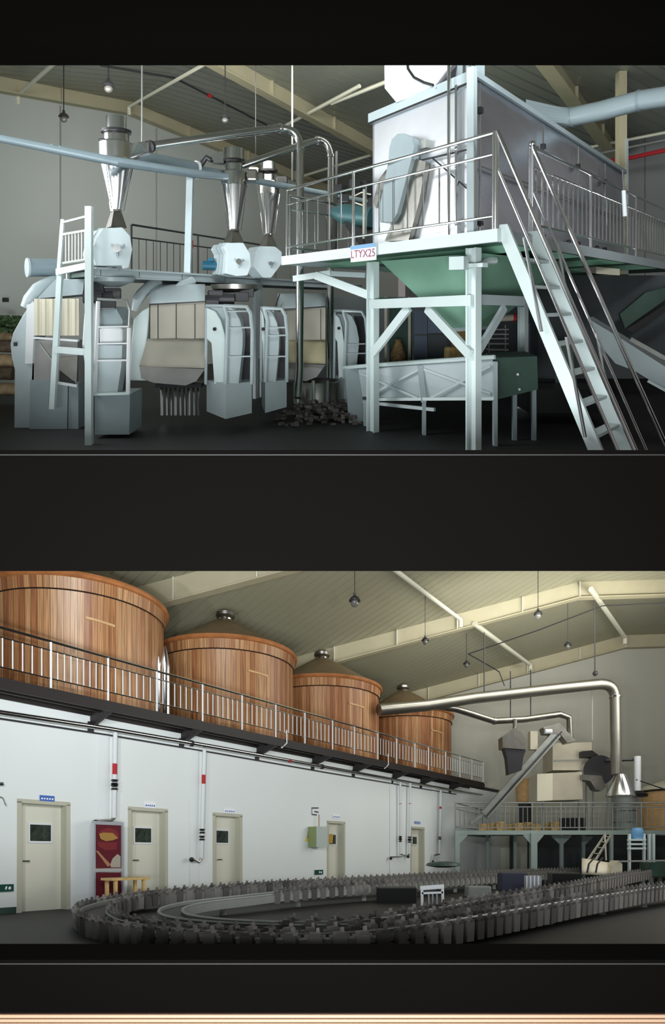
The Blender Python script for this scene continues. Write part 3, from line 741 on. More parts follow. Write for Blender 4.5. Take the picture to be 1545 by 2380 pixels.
# ---------------------------------------------------------------- cyclones
def cyclone(k, cx, d, ys, hw, label, legs=True):
    """ys: cap top, flange, body top, cone top, cone foot, hopper foot (pixels); hw: half widths in pixels"""
    t = thing('cyclone_separator', label, 'cyclone', UP, P(cx, ys[5], d), 'steel cyclones on the left platform'); s = d/F
    c = P(cx, 0, d); c.z = 0; z = [(UP.H-y)*s for y in ys]; w = [h*s for h in hw]
    b = M(UP); b.lathe(c, [(w[0], z[1]), (w[0], z[0]), (w[0]*.93, z[0]), (w[0]*.93, z[1])], 28, cap=False)
    b.build('cap', 'steel_bright', t, smooth=True)
    b = M(UP); b.lathe(c, [(w[1], z[1]-.03), (w[1], z[1]+.01), (w[0]*.9, z[1]+.02)], 28); b.build('flange', 'black', t, smooth=True)
    b = M(UP); b.lathe(c, [(w[2], z[2]), (w[2], z[1]-.03)], 28); b.build('neck', 'steel_bright', t, smooth=True)
    b = M(UP); b.lathe(c, [(w[3], z[3]), (w[3]*1.04, z[2]+.02), (w[2], z[2]+.06)], 28); b.build('barrel', 'steel', t, smooth=True)
    b = M(UP); b.lathe(c, [(w[3]*1.03, z[3]-.015), (w[3]*1.03, z[3]+.015)], 28); b.build('seam_ring', 'steel_bright', t, smooth=True)
    b = M(UP); b.lathe(c, [(w[4], z[4]), (w[3], z[3])], 28); b.build('cone', 'steel', t, smooth=True)
    b = M(UP); b.lathe(c, [(w[4]*1.25, z[4]-.015), (w[4]*1.25, z[4]+.015)], 20); b.build('cone_flange', 'steel_bright', t, smooth=True)
    f = w[5]; g = w[4]*1.1; b = M(UP)
    def sq(r, zz): return [c+(-B1*r-A1*r)*.9+Vector((0, 0, zz)), c+(B1*r-A1*r)*.9+Vector((0, 0, zz)), c+(B1*r+A1*r)*.9+Vector((0, 0, zz)), c+(-B1*r+A1*r)*.9+Vector((0, 0, zz))]
    b.hexa(sq(f*1.0, z[5]), sq(g, z[4]-.02)); b.build('outlet_hopper', 'steel_dull', t)
    if legs:
        for a in (.2, 2.6, 4.4):
            o = Vector((math.cos(a), math.sin(a), 0)); b = M(UP); b.tube([c+o*w[3]*1.05+Vector((0, 0, z[3])), c+o*w[4]*1.6+Vector((0, 0, z[4]))], .010, 6); b.build('stay_rod', 'steel_bright', t)
    return t, c, z
t, c, z = cyclone(0, 270, 9.55, (272, 305, 338, 372, 490, 530), (23, 34, 29, 38, 11, 24), 'nearest and largest steel cyclone, capped by a bright drum')
b = M(UP); b.prism([P(300, 335, 9.5), P(320, 330, 9.5), P(345, 328, 9.7), P(345, 354, 9.7), P(320, 362, 9.5), P(300, 370, 9.5)], (0, .16, 0)); b.build('inlet', 'steel_bright', t, bevel=.02)
b = M(UP); b.tube([P(345, 341, 9.75), P(350, 340.5, 9.8)], .095, 14); b.build('inlet_flange', 'black', t, smooth=True)
b = M(UP); b.tube([P(229, 325, 9.4), P(243, 324, 9.4)], .02, 8); b.build('damper_handle', 'dark_steel', t)
t, c, z = cyclone(1, 543, 11.6, (346, 373, 404, 430, 535, 565), (24, 26, 21, 30, 11, 24), 'middle steel cyclone with a dark gate valve at its side')
b = M(UP); b.prism([P(488, 362, 11.5), P(508, 352, 11.5), P(520, 352, 11.5), P(520, 378, 11.5), P(490, 378, 11.5)], (0, .2, 0)); b.build('gate_valve', 'steel_bright', t)
b = M(UP); b.tube([P(466, 384, 11.45), P(480, 366, 11.45), P(490, 372, 11.45)], .05, 10); b.build('valve_handle', 'dark_steel', t, smooth=True)
b = M(UP); b.box(P(587, 408, 11.6), (.18, .2, .2)); b.build('side_inlet', 'steel_dull', t, bevel=.03)
t, c, z = cyclone(2, 623, 13.3, (377, 396, 425, 450, 545, 573), (17, 22, 14, 25, 9, 20), 'farthest and smallest steel cyclone, next to the platform railing')
b = M(UP); b.box(P(590, 402, 13.2), (.2, .2, .22)); b.build('side_inlet', 'steel_dull', t, bevel=.03)
b = M(UP); b.box(P(655, 420, 13.2), (.22, .2, .16)); b.build('side_inlet', 'dark_steel', t, bevel=.03)
# airlock feeders under them
def airlock(poly, d, depth, boss, label, motor=None, ribs=()):
    t = thing('airlock_feeder', label, 'feeder', UP, P(poly[0][0], max(y for x, y in poly), d), 'rounded feeders under the cyclones')
    g = [P(x, y, d) for x, y in poly]; b = M(UP); b.prism(g, A1*depth); CS = b.build('casing', 'blue_grey_light', t, bevel=.015)
    cx = sum(x for x, y in poly)/len(poly)
    b = M(UP); q = P(boss[0], boss[1], d); b.tube([q, q+Vector((0, -.07, 0))], .045*boss[2], 12)
    b.build('bearing', 'steel_bright', CS, smooth=True)
    for a in (0, 2.1, 4.2):
        o = Vector((math.cos(a+.5), 0, math.sin(a+.5)))*.085*boss[2]; b = M(UP); b.bar(q+o*.3+Vector((0, -.03, 0)), q+o+Vector((0, -.03, 0)), .03, .03); b.build('bearing_arm', 'blue_grey', CS)
    for f in ribs:
        b = M(UP); gg = [v+(v-sum(g, Vector())/len(g))*.04 for v in g]; b.prism([v+A1*depth*f for v in gg], A1*.03); b.build('casing_rib', 'blue_grey', CS)
    if motor:
        b = M(UP); m0 = P(*motor, d+.3); b.tube([m0, m0+Vector((.28, .1, 0))], .085, 14); MT = b.build('motor', 'motor_blue', t, smooth=True)
        b = M(UP); b.box(m0+Vector((.15, .05, .11)), (.1, .08, .06)); b.build('terminal_box', 'motor_blue', MT)
    return t
airlock([(222, 555), (238, 530), (285, 528), (303, 548), (308, 580), (300, 622), (286, 626), (284, 618), (222, 618), (212, 588)], 9.35, .5, (275, 578, 1.3), 'large rounded blue grey feeder under the nearest cyclone', ribs=(.3,))
airlock([(528, 590), (520, 575), (528, 564), (566, 564), (582, 590), (584, 618), (576, 640), (550, 642), (524, 636)], 11.3, .55, (556, 608, 1.1), 'rounded blue grey feeder under the middle cyclone, blue motor at its left', motor=(470, 617), ribs=(.5, .25))
airlock([(595, 585), (604, 572), (640, 573), (655, 585), (656, 612), (630, 646), (612, 646), (590, 620)], 12.9, .45, (630, 613, .9), 'rounded grey feeder under the farthest cyclone')

# ---------------------------------------------------------------- roasting machines below the left platform
RG = 'roasting machines under the cyclone platform'
# machine one
T = thing('roasting_machine', 'nearest roasting machine at far left, slatted cream panel under a grey hood', 'machine', UP, P(130, 960, 10.3), RG)
dpt = Vector((-.25, 1.0, 0))*.9
g = [(75, 700), (66, 712), (52, 735), (30, 775), (24, 800), (27, 830), (34, 860), (33, 1010), (76, 1010), (76, 930), (60, 850), (60, 800), (80, 700)]
b = M(UP); b.prism([P(x, y, 10.2) for x, y in [(75, 700), (52, 735), (30, 775), (24, 800), (27, 830), (34, 860), (33, 1010), (80, 1010), (80, 700)]], dpt); b.build('side_casing', 'blue_grey_light', T, bevel=.01)
b = M(UP); b.prism([P(x, y, 10.15) for x, y in [(62, 708), (84, 702), (78, 792), (75, 845), (58, 845)]], (0, .05, 0)); b.build('corner_cover', 'white_paint', T)
b = M(UP); b.prism([P(x, y, 10.25) for x, y in [(86, 694), (128, 650), (196, 648), (192, 684)]], (0, .8, 0)); b.build('hood', 'blue_grey', T)
b = M(UP)
for i in range(12):
    x0 = 80+i*8.7; b.box(P(x0+4.2, 737, 10.16+.02*(i % 2)), (.056, .03, .58))
b.build('slatted_panel', 'panel_cream', T)
b = M(UP); b.bar(P(78, 785, 10.1), P(182, 792, 10.0), .05, .03); b.build('panel_rail', 'white_paint', T)
b = M(UP); b.prism([P(x, y, 10.2) for x, y in [(78, 790), (180, 792), (180, 890), (74, 884)]], (0, .3, 0)); b.build('front_panel', 'panel_grey', T)
b = M(UP); b.bar(P(92, 798, 10.15), P(130, 850, 10.15), .02, .02); b.build('brace', 'zinc', T)
b = M(UP); b.prism([P(x, y, 10.1) for x, y in [(70, 884), (182, 890), (182, 1010), (68, 1010)]], (0, .5, 0)); b.build('base_cabinet', 'blue_grey', T)
b = M(UP); b.bar(P(159, 895, 10.08), P(157, 1000, 10.08), .012); b.build('door_seam', 'dark_steel', T)
b = M(UP); b.prism([P(x, y, 10.0) for x, y in [(136, 832), (180, 828), (178, 888), (168, 884), (150, 868), (138, 858)]], (0, .05, 0)); b.build('drum_window', 'steel_dull', T)
b = M(UP); b.prism([P(x, y, 9.98) for x, y in [(138, 862), (150, 872), (172, 888), (172, 893), (137, 888)]], (0, .03, 0)); b.build('drum_mouth', 'black', T)
b = M(UP); b.bar(P(136, 890, 9.95), P(180, 897, 9.95), .05, .035); b.build('mouth_rim', 'white_paint', T)
b = M(UP); b.lathe(P(36, 800, 10.0)*1, [(.03, -.03), (.03, .03)], 8); b.build('knob', 'dark_steel', T)
# its duct
T = thing('fume_duct', 'short round fume duct with a closed end, curving down to the nearest roaster', 'duct', UP, P(100, 700, 10.6))
b = M(UP); b.tube([P(66, 622, 10.6), P(140, 622, 10.9)], .15, 20); b.build('header_pipe', 'duct_blue', T, smooth=True)
b = M(UP); b.tube([P(62, 622, 10.58), P(67, 622, 10.6)], .16, 20); b.build('end_cap', 'blue_grey_light', T, smooth=True)
b = M(UP); b.tube([P(140, 650, 10.9), P(112, 657, 10.7), P(88, 672, 10.5), P(70, 695, 10.45), P(62, 714, 10.45)], [.10, .10, .11, .11, .10], 16); b.build('elbow', 'blue_grey_light', T, smooth=True)
# machine feeders with ladder frames ("stands")
# stand of machine one, seen brightly lit
T = thing('feeder_stand', 'bright white feeder stand with steps beside the nearest roaster', 'stand', UP, P(250, 990, 9.4), 'feeder stands of the roasters')
b = M(UP); b.prism([P(x, y, 9.5) for x, y in [(205, 700), (228, 705), (232, 742), (228, 800), (222, 872), (200, 880), (190, 800), (195, 730)]], (0, .5, 0)); b.build('shroud', 'white_paint', T, bevel=.02)
b = M(UP); b.prism([P(x, y, 9.55) for x, y in [(230, 712), (268, 714), (285, 745), (284, 758), (230, 758)]], (0, .5, 0)); b.build('chute_top', 'blue_grey', T)
b = M(UP); b.prism([P(x, y, 9.5) for x, y in [(230, 762), (284, 762), (284, 800), (230, 800)]], (0, .45, 0)); b.build('roller_cover', 'white_paint', T, bevel=.03)
b = M(UP); b.prism([P(x, y, 9.5) for x, y in [(228, 802), (284, 802), (282, 850), (272, 915), (222, 915)]], (0, .4, 0)); b.build('lower_casing', 'blue_grey_light', T)
b = M(UP); b.prism([P(x, y, 9.4) for x, y in [(220, 915), (302, 915), (300, 1010), (220, 1010)]], (0, .6, 0)); b.build('base_box', 'blue_grey', T)
b = M(UP); b.bar(P(218, 916, 9.35), P(303, 914, 9.35), .10, .03); b.build('base_plate', 'pale_blue', T)
for x0, y0, x1, y1 in ((228, 700, 220, 912), (300, 762, 297, 914)):
    b = M(UP); b.tube([P(x0, y0, 9.32), P(x1, y1, 9.32)], .032, 8); b.build('frame_post', 'white_paint', T, smooth=True)
for y in (760, 799, 838):
    b = M(UP); b.bar(P(226, y, 9.32), P(300, y-1, 9.32), .05, .022); b.build('step', 'white_paint', T)
b = M(UP); b.tube([P(226, 695, 9.32), P(295, 698, 9.32), P(302, 720, 9.32), P(300, 765, 9.32)], .02, 8); b.build('top_rail', 'zinc', T, smooth=True)
b = M(UP); b.prism([P(x, y, 9.75) for x, y in [(276, 850), (296, 850), (294, 912), (270, 912)]], (0, .1, 0)); b.build('gap_panel', 'black', T)
def stand2(label, x0, x1, x2, d, ys, steps, mirror=False):
    """ys: top rail, casing top, waist, base top, base foot"""
    T = thing('feeder_stand', label, 'stand', UP, P(x1, ys[4], d), 'feeder stands of the roasters')
    yt, yc, yw, yb, yf = ys; w = x2-x1; lv = x1-x0
    # left rounded cheek
    arcp = [(x0, yc), (x0+lv*.45, yc+8), (x0+lv*.75, yc+30), (x0+lv*.95, yc+62), (x0+lv*.98, yw), (x0+lv*.95, yb), (x0+lv*.4, yb), (x0+lv*.25, yw), (x0, yw-10)]
    b = M(UP); b.prism([P(x, y, d+.25) for x, y in arcp], (.02, .25, 0)); b.build('left_cheek', 'pale_blue', T, bevel=.01)
    arcp = [(x1+2, yc-5), (x1+w*.35, yc+5), (x1+w*.55, yc+28), (x1+w*.66, yc+58), (x1+w*.65, yw+10), (x1+w*.5, yb), (x1-2, yb)]
    b = M(UP); b.prism([P(x, y, d+.12) for x, y in arcp], (.0, .3, 0)); b.build('right_cheek', 'blue_grey_light', T, bevel=.01)
    b = M(UP); b.prism([P(x, y, d+.4) for x, y in [(x0, yc), (x1+w*.4, yc), (x1+w*.55, yc+30), (x1, yb), (x0+lv*.6, yb)]], (0, .1, 0)); b.build('back_plate', 'blue_grey', T)
    b = M(UP); b.prism([P(x, y, d+.6) for x, y in [(x1+w*.4, yc+5), (x2, yc+5), (x2, yb), (x1+w*.4, yb)]], (0, .05, 0)); b.build('dark_guard', 'dark_steel', T)
    b = M(UP); b.tube([P(x0+lv*.42, yw-32, d+.24), P(x0+lv*.42, yw-32, d+.18)], .03, 8); b.build('knob', 'black', T)
    b = M(UP); f = P(x1, yf, d); p0 = P(x0, yf-18, d+.5); p2 = P(x2, yf-14, d+.3)
    zt_ = P(x1, yb, d).z
    b.hexa([f, p2, p2+Vector((-.1, .6, 0)), p0], [Z(f, zt_), Z(p2, zt_), Z(p2, zt_)+Vector((-.1, .6, 0)), Z(p0, zt_)]); b.build('base_box', 'blue_grey_light', T)
    for pts in ([(x0, yt, .3), (x1-3, yt, 0), (x1+5, yt+28, 0), (x1, yb, 0)], [(x1-5, yt, .0), (x2-12, yt+2, .0), (x2-3, yt+18, .0), (x2+1, yt+60, .1), (x2, yb, .1)]):
        b = M(UP); b.tube([P(x, y, d+k) for x, y, k in pts], .030, 8); b.build('frame_post', 'blue_grey_light', T, smooth=True)
    b = M(UP); b.tube([P(x0, yt+4, d+.35), P(x0-2, yb, d+.4)], .025, 8); b.build('frame_post', 'blue_grey_light', T, smooth=True)
    for y in steps:
        b = M(UP); b.bar(P(x1+4, y, d+.02), P(x2, y-1, d+.08), .05, .022); b.build('step', 'blue_grey_light', T)
    return T
stand2('pale blue feeder stand with a stepped tube frame right of the canvas covered roaster', 480, 524, 585, 9.75, (711, 715, 797, 893, 974), (724, 762, 829))
stand2('pale blue feeder stand partly behind the thin blue platform leg', 608, 616, 666, 10.3, (716, 722, 797, 888, 960), (762, 780, 829))
# machine two
def roaster2(label, T0, x0, x1, d, ys, m1, m2, straps, seg=True, left=None):
    T = thing('roasting_machine', label, 'machine', UP, P((x0+x1)/2, ys[4], d), RG); w = x1-x0
    y0, y1, y2, y3, y4 = ys
    if left:
        b = M(UP); b.prism([P(x, y, d+.15) for x, y in left], (0, .9, 0)); b.build('left_casing', 'pale_blue', T, bevel=.02)
    rows = []
    for k in range(9):                                   # curved hood
        a = k/8*PI/2; rows.append([P(x0+w*j/6, y1-(y1-y0)*math.sin(a), d+.0+.55*(1-math.cos(a))) for j in range(7)])
    b = M(UP); b.sheet(rows); b.build('hood', 'blue_grey_light', T, smooth=True, solid=.02)
    b = M(UP); b.prism([P(x, y, d) for x, y in [(x0, y1+3), (x1, y1-4), (x1, y2+5), (x0, y2)]], (0, .5, 0)); b.build('front_cover', m1, T)
    for f in straps:
        b = M(UP); x = x0+w*f; b.bar(P(x, y1, d-.02), P(x, y2, d-.02), .028, .01, up=(1, 0, 0)); b.build('strap', 'dark_steel', T)
    b = M(UP); b.bar(P(x0, y1+2, d-.03), P(x1, y1-5, d-.03), .02, .02); b.build('cover_seam', 'dark_steel', T)
    # belly: canvas apron bulging out
    rows = []
    for k in range(8):
        t_ = k/7; ww = 6+22*t_; bul = .22*math.sin(t_*PI*.62)
        rows.append([P(x0-ww*.9+(w+ww*.9)*j/8, y2+(y3-y2)*t_+4*t_*(j/8), d-.05-bul+.04*math.sin(j*1.3)) for j in range(9)])
    b = M(UP); b.sheet(rows); b.build('apron', m2, T, smooth=True, solid=.012)
    b = M(UP); b.prism([P(x, y, d-.12) for x, y in [(x0-24, y3), (x1, y3+6), (x1-20, y3+34), (x1-45, y3+44), (x0+10, y3+38), (x0-20, y3+28)]], (0, .5, 0)); b.build('drum_belly', 'panel_grey', T)
    return T
T = roaster2('roasting machine with a beige canvas apron and three dark straps', None, 348, 476, 10.4, (660, 706, 787, 852, 960), 'canvas', 'canvas', (.0, .15, .48, .82),
             left=[(348, 712), (330, 722), (310, 742), (304, 800), (302, 885), (340, 885), (340, 800)])
for i in range(9):
    x = 376+i*10.5; b = M(UP); b.tube([P(x, 893, 10.6+.05*(i % 3)), P(x+1, 965, 10.6+.05*(i % 3))], .03, 8); b.build('drum_leg', 'steel', T, smooth=True)
b = M(UP); b.box(P(420, 893, 10.7), (.75, .4, .06)); b.build('drum_plate', 'dark_steel', T)
for a in ([(368, 655, 10.9), (350, 662, 10.7), (330, 682, 10.5), (318, 700, 10.4), (312, 722, 10.4)], [(446, 654, 11.1), (425, 662, 10.9), (408, 678, 10.7), (396, 700, 10.7)]):
    b = M(UP); b.tube([P(*v) for v in a], [.075, .085, .09, .09, .05], 14) if len(a) == 5 else b.tube([P(*v) for v in a], .085, 14)
    tag(b.build('fume_elbow', 'blue_grey_light', smooth=True), 'curved grey fume pipe entering the canvas roaster, the left one with a pointed foot' if len(a) == 5 else 'curved grey fume pipe entering the top of the canvas roaster, nearer the right', 'duct')
T = roaster2('roasting machine with a stained yellowish cover behind the two vertical steel pipes', None, 645, 756, 11.9, (682, 718, 790, 842, 920), 'canvas', 'canvas_yellow', (.9,))
b = M(UP); b.tube([P(650, 683, 11.7), P(640, 712, 11.7)], .012, 6); b.build('hood_stay', 'dark_steel', T)
stand2('feeder stand with a rounded cheek just left of the platform leg frame', 778, 800, 852, 11.8, (722, 730, 795, 880, 960), (800, 822))
# chrome container between the pipes
T = thing('collecting_drum', 'dark steel drum with bright legs below the two vertical pipes', 'drum', UP, P(735, 940, 11.6))
b = M(UP); b.lathe(P(735, 935, 11.7), [(.42, 0), (.42, .38), (.40, .40), (.38, .38), (.38, .05)], 20); b.build('shell', 'steel_dull', T, smooth=True)
for x in (690, 728, 762): b = M(UP); b.tube([P(x, 885, 11.2), P(x, 935, 11.2)], .03, 8); b.build('support', 'steel', T, smooth=True)
b = M(UP)
for i in range(260):
    q = P(745, 968, 11.0)+Vector((random.gauss(0, .33), random.gauss(0, .35), 0)); q.z = -2+random.random()*.30*max(0, 1-((q.x-P(745, 968, 11).x)/.75)**2)
    a = random.random()*6; b.box(q, (.09, .05, .03+.03*random.random()), (math.cos(a), math.sin(a)))
tag(b.build('leaf_debris', 'debris'), 'heap of grey leaf debris on the floor below the vertical steel pipes', 'debris', kind='stuff')
# dark machinery under the platforms
def clump(name, label, cat, pts, m='dark_steel', r=.1):
    T = thing(name, label, cat, UP, P(*pts[0]))
    for i, v in enumerate(pts):
        b = M(UP); q = P(*v)
        if i % 2: b.tube([q-Vector((.13, 0, 0)), q+Vector((.13, .05, 0))], r, 12); b.build('motor', m, T, smooth=True)
        else: b.box(q, (r*2.4, r*2, r*1.6), (1, .3)); b.build('gearbox', m, T, bevel=.015)
clump('drive_unit', 'dark drive motor under the near end of the cyclone platform', 'motor', [(222, 668, 9.6), (240, 690, 9.6), (262, 682, 9.7), (215, 690, 9.5), (250, 706, 9.6)])
clump('drive_unit', 'dark drive motors under the middle of the cyclone platform', 'motor', [(500, 686, 10.8), (525, 694, 10.8), (560, 690, 11), (488, 700, 10.6), (572, 680, 11.2)])
b = M(UP); b.lathe(P(262, 655, 9.7), [(.1, -.08), (.30, .0), (.33, .06)], 16); tag(b.build('catch_tray', 'blue_grey', smooth=True), 'shallow grey tray under the feeder of the nearest cyclone', 'tray')
b = M(UP); b.lathe(P(548, 672, 11.4), [(.2, -.12), (.42, .0), (.45, .08)], 16); tag(b.build('catch_tray', 'steel_dull', smooth=True), 'brownish tray hanging below the middle cyclone', 'tray')
# green motor on the platform
T = thing('green_motor', 'dark green electric motor with loose cables on the big platform', 'motor', UP, P(830, 560, 11.0))
b = M(UP); b.tube([P(775, 492, 11.2), P(800, 498, 11.1), P(865, 505, 10.8)], [.10, .19, .17], 18); b.build('motor_body', 'motor_green', T, smooth=True)
b = M(UP); b.prism([P(x, y, 10.9) for x, y in [(800, 515), (880, 510), (886, 560), (840, 570)]], (0, .4, 0)); b.build('motor_base', 'black', T)
b = M(UP); b.tube([P(845, 478, 10.8), P(822, 470, 10.8), P(818, 458, 10.8), P(840, 447, 10.8), P(862, 452, 10.8)], .012, 6); b.build('cable', 'purlin', T, smooth=True)
for i, (x, y) in enumerate(((800, 462), (825, 430), (850, 440), (790, 440), (870, 470))):
    b = M(UP); b.box(P(x, y, 11.5), (.16, .2, .16+.06*(i % 3)), (1, .4*i)); b.build('gear_cover', 'dark_steel', T, bevel=.02)
b = M(UP); b.tube([P(846, 440, 10.7), P(845, 555, 10.7)], .022, 8); b.build('upright', 'canvas', T)

# ---------------------------------------------------------------- trough with crossed braces
T = thing('feed_trough', 'long pale trough with crossed braces on its side, standing under the big platform', 'trough', UP, P(990, 960, 9.9))
f = [P(832, 858, 10.5), P(1145, 836, 9.0), P(1154, 932, 9.0), P(842, 922, 10.5)]
b = M(UP); b.prism(f, (.15, .9, 0)); b.build('side_plate', 'blue_grey_light', T)
def fp(px, py, out=.03):
    t_ = 0
    a, c = f[0], f[1]; k = (px-CX)/F; s = (k*a.y-a.x)/((c.x-a.x)-k*(c.y-a.y)); d = a.y+(c.y-a.y)*s; return P(px, py, d-out)
for x0, y0, x1, y1 in ((838, 868, 970, 925), (860, 918, 975, 858), (985, 858, 1140, 915), (1000, 925, 1140, 850)):
    b = M(UP); b.bar(fp(x0, y0), fp(x1, y1), .02, .035); b.build('cross_brace', 'blue_grey_light', T)
b = M(UP); b.bar(fp(976, 850), fp(985, 935), .03, .08, up=(1, 0, 0)); b.build('stiffener', 'blue_grey_light', T)
b = M(UP); b.tube([fp(800, 855, -.0), fp(832, 852), fp(1150, 830)], .032, 8); b.build('rim', 'pale_blue', T, smooth=True)
b = M(UP); b.bar(fp(880, 928), fp(1150, 926), .05, .045); b.build('bottom_rail', 'pale_blue', T)
b = M(UP); b.bar(fp(845, 934), fp(1010, 952), .05, .05); b.build('bottom_rail', 'blue_grey_light', T)
for x in (1150, 848, 985):
    b = M(UP); v = fp(x, 840 if x == 1150 else 930); b.bar(v, Z(v, -2), .10, .05, up=(1, 0, 0)); b.build('leg', 'blue_grey_light', T)
b = M(UP); b.prism([P(x, y, 10.6) for x, y in [(800, 856), (832, 858), (842, 925), (862, 1000), (812, 1000)]], (0, .4, 0)); b.build('end_chute', 'blue_grey', T)
T = thing('green_tank', 'dark green box tank at the right end of the braced trough', 'tank', UP, P(1200, 930, 9.3))
b = M(UP); b.prism([P(x, y, 9.1) for x, y in [(1148, 832), (1248, 828), (1250, 905), (1157, 928)]], (.1, .9, 0)); b.build('body', 'dark_green', T)
for x, y in ((1203, 870), (1207, 905)): b = M(UP); b.ball(P(x, y, 9.05), .02); b.build('bolt', 'white_paint', T)
for x in (1195, 1240): b = M(UP); b.bar(P(x, 905, 9.3), Z(P(x, 905, 9.3), -2), .06, .06, up=(1, 0, 0)); b.build('leg', 'blue_grey', T)

# ---------------------------------------------------------------- background under the platform
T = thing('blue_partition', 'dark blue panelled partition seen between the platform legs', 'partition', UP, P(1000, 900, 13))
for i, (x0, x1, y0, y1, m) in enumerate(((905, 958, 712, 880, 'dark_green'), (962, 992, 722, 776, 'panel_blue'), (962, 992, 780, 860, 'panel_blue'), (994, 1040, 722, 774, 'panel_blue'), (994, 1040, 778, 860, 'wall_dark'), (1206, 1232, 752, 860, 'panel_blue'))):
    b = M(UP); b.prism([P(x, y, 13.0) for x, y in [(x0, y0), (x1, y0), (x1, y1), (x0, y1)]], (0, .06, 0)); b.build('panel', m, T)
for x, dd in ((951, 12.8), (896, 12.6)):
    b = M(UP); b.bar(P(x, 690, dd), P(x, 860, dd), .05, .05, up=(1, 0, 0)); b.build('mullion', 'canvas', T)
b = M(UP); b.box(P(1060, 822, 12.3), (.42, .35, .26)); tag(b.build('tea_sack', 'sack', bevel=.05), 'pale tan sack of tea leaf lying behind the trough', 'sack')
b = M(UP); b.lathe(P(1072, 795, 12.6), [(.18, -.1), (.24, .1), (.2, .28), (.05, .36)], 12); tag(b.build('tea_sack', 'sack_brown', smooth=True), 'brown mottled sack standing behind the tan one', 'sack')
b = M(UP); b.lathe(P(925, 825, 12.4), [(.13, -.25), (.15, .0), (.08, .2), (.05, .3)], 12); tag(b.build('leaf_bundle', 'sack_brown', smooth=True), 'brown bundle leaning against the dark partition between the legs', 'bundle')
T = thing('tray_rack', 'rack of stacked silver trays seen right of the near platform leg', 'rack', UP, P(1155, 850, 11.8))
for y in (765, 776, 786, 798, 812, 824):
    b = M(UP); b.box(P(1155, y, 11.8), (.34, .3, .02)); b.build('tray', 'zinc', T)
for x in (1136, 1174): b = M(UP); b.bar(P(x, 755, 11.8), P(x, 850, 11.8), .015, .015, up=(1, 0, 0)); b.build('upright', 'zinc', T)
b = M(UP); b.tube([P(1160, 740, 11.6), P(1192, 738, 11.6)], .06, 12); b.build('top_roller', 'canvas', T, smooth=True)
b = M(UP); b.tube([P(1192, 738, 11.58), P(1198, 738, 11.58)], .07, 12); b.build('roller_end', 'red_paint', T, smooth=True)
# inclined chute at the right, slanting braces
T = thing('discharge_chute', 'pale inclined chute descending to the right behind the stair', 'chute', UP, P(1450, 880, 9.6))
b = M(UP); b.prism([P(x, y, 9.6-.002*(x-1380)) for x, y in [(1362, 738), (1440, 785), (1545, 852), (1760, 988), (1760, 1040), (1545, 905), (1475, 862), (1430, 845), (1392, 800)]], (.3, .5, 0)); b.build('trough', 'blue_grey_light', T)
b = M(UP); b.bar(P(1465, 788, 9.4), P(1740, 942, 8.9), .04, .06); b.build('side_rail', 'zinc', T)
b = M(UP); b.bar(P(1505, 885, 9.3), P(1740, 1014, 8.9), .04, .04); b.build('side_rail', 'pale_blue', T)
T = thing('slanting_brace', 'broad dark green slanting beam under the right side of the big platform', 'beam', UP, P(1460, 760, 12.5))
b = M(UP); b.prism([P(x, y, 12.5) for x, y in [(1452, 763), (1545, 697), (1600, 655), (1600, 632), (1545, 668), (1500, 680), (1440, 730)]], (.1, .3, 0)); b.build('flange', 'dark_green', T)
b = M(UP); b.prism([P(x, y, 12.2) for x, y in [(1456, 766), (1600, 672), (1600, 690), (1470, 772)]], (.1, .2, 0)); b.build('web', 'black', T)
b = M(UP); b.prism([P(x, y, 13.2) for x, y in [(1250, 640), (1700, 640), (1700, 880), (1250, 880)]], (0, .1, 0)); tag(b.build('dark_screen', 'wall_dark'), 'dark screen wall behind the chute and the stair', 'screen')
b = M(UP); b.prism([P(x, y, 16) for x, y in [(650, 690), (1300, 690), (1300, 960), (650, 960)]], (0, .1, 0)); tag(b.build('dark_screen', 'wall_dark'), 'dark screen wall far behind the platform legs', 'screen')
b = M(UP); b.prism([P(x, y, 10.5) for x, y in [(1230, 905), (1420, 905), (1420, 960), (1230, 960)]], (0, .8, 0)); tag(b.build('black_machine', 'black'), 'black machine behind the foot of the stair', 'machine')
b = M(UP); b.prism([P(x, y, 11.5) for x, y in [(1290, 800), (1330, 800), (1340, 900), (1290, 900)]], (.2, .5, 0)); tag(b.build('grey_cabinet', 'dark_green'), 'dark green cabinet seen through the stair treads', 'cabinet')
b = M(UP)
b.hexa([P(1385, 636, 10.4), P(1440, 640, 11), P(1400, 634, 13), P(1350, 630, 12)], [P(1385, 620, 10.4), P(1440, 625, 11), P(1400, 622, 13), P(1350, 622, 12)])
tag(b.build('plywood_panel', 'panel_cream'), 'cream panel under the deck edge right of the stair', 'panel')
# ---------------------------------------------------------------- right wall: columns and pipes
T = thing('wall_column', 'olive steel column rising behind the far end of the dryer', 'column', UP, P(1440, 600, 13.6))
b = M(UP); v = P(1443, 400, 13.6); b.bar(Z(v, .2), Z(v, roof1(v)), .20, .16, up=(1, 0, 0)); b.build('flange', 'beam_cream', T)
b = M(UP); v = P(1456, 400, 13.5); b.bar(Z(v, .2), Z(v, 3.4), .05, .05, up=(1, 0, 0)); b.build('side_pipe', 'blue_grey_light', T)
b = M(UP); b.tube([P(1405, 376, 17), P(1470, 366, 16), P(1560, 346, 15)], .055, 8); tag(b.build('red_pipe', 'red_paint', smooth=True), 'red fire pipe along the top of the right wall', 'pipe')
b = M(UP); b.tube([P(1375, 360, 17), P(1560, 322, 15)], .035, 8); tag(b.build('wall_pipe', 'zinc', smooth=True), 'pale pipe above the red fire pipe', 'pipe')
T = thing('tube_lamp', 'white tube lamp hanging behind the right railing', 'lamp', UP, P(1452, 500, 10.5))
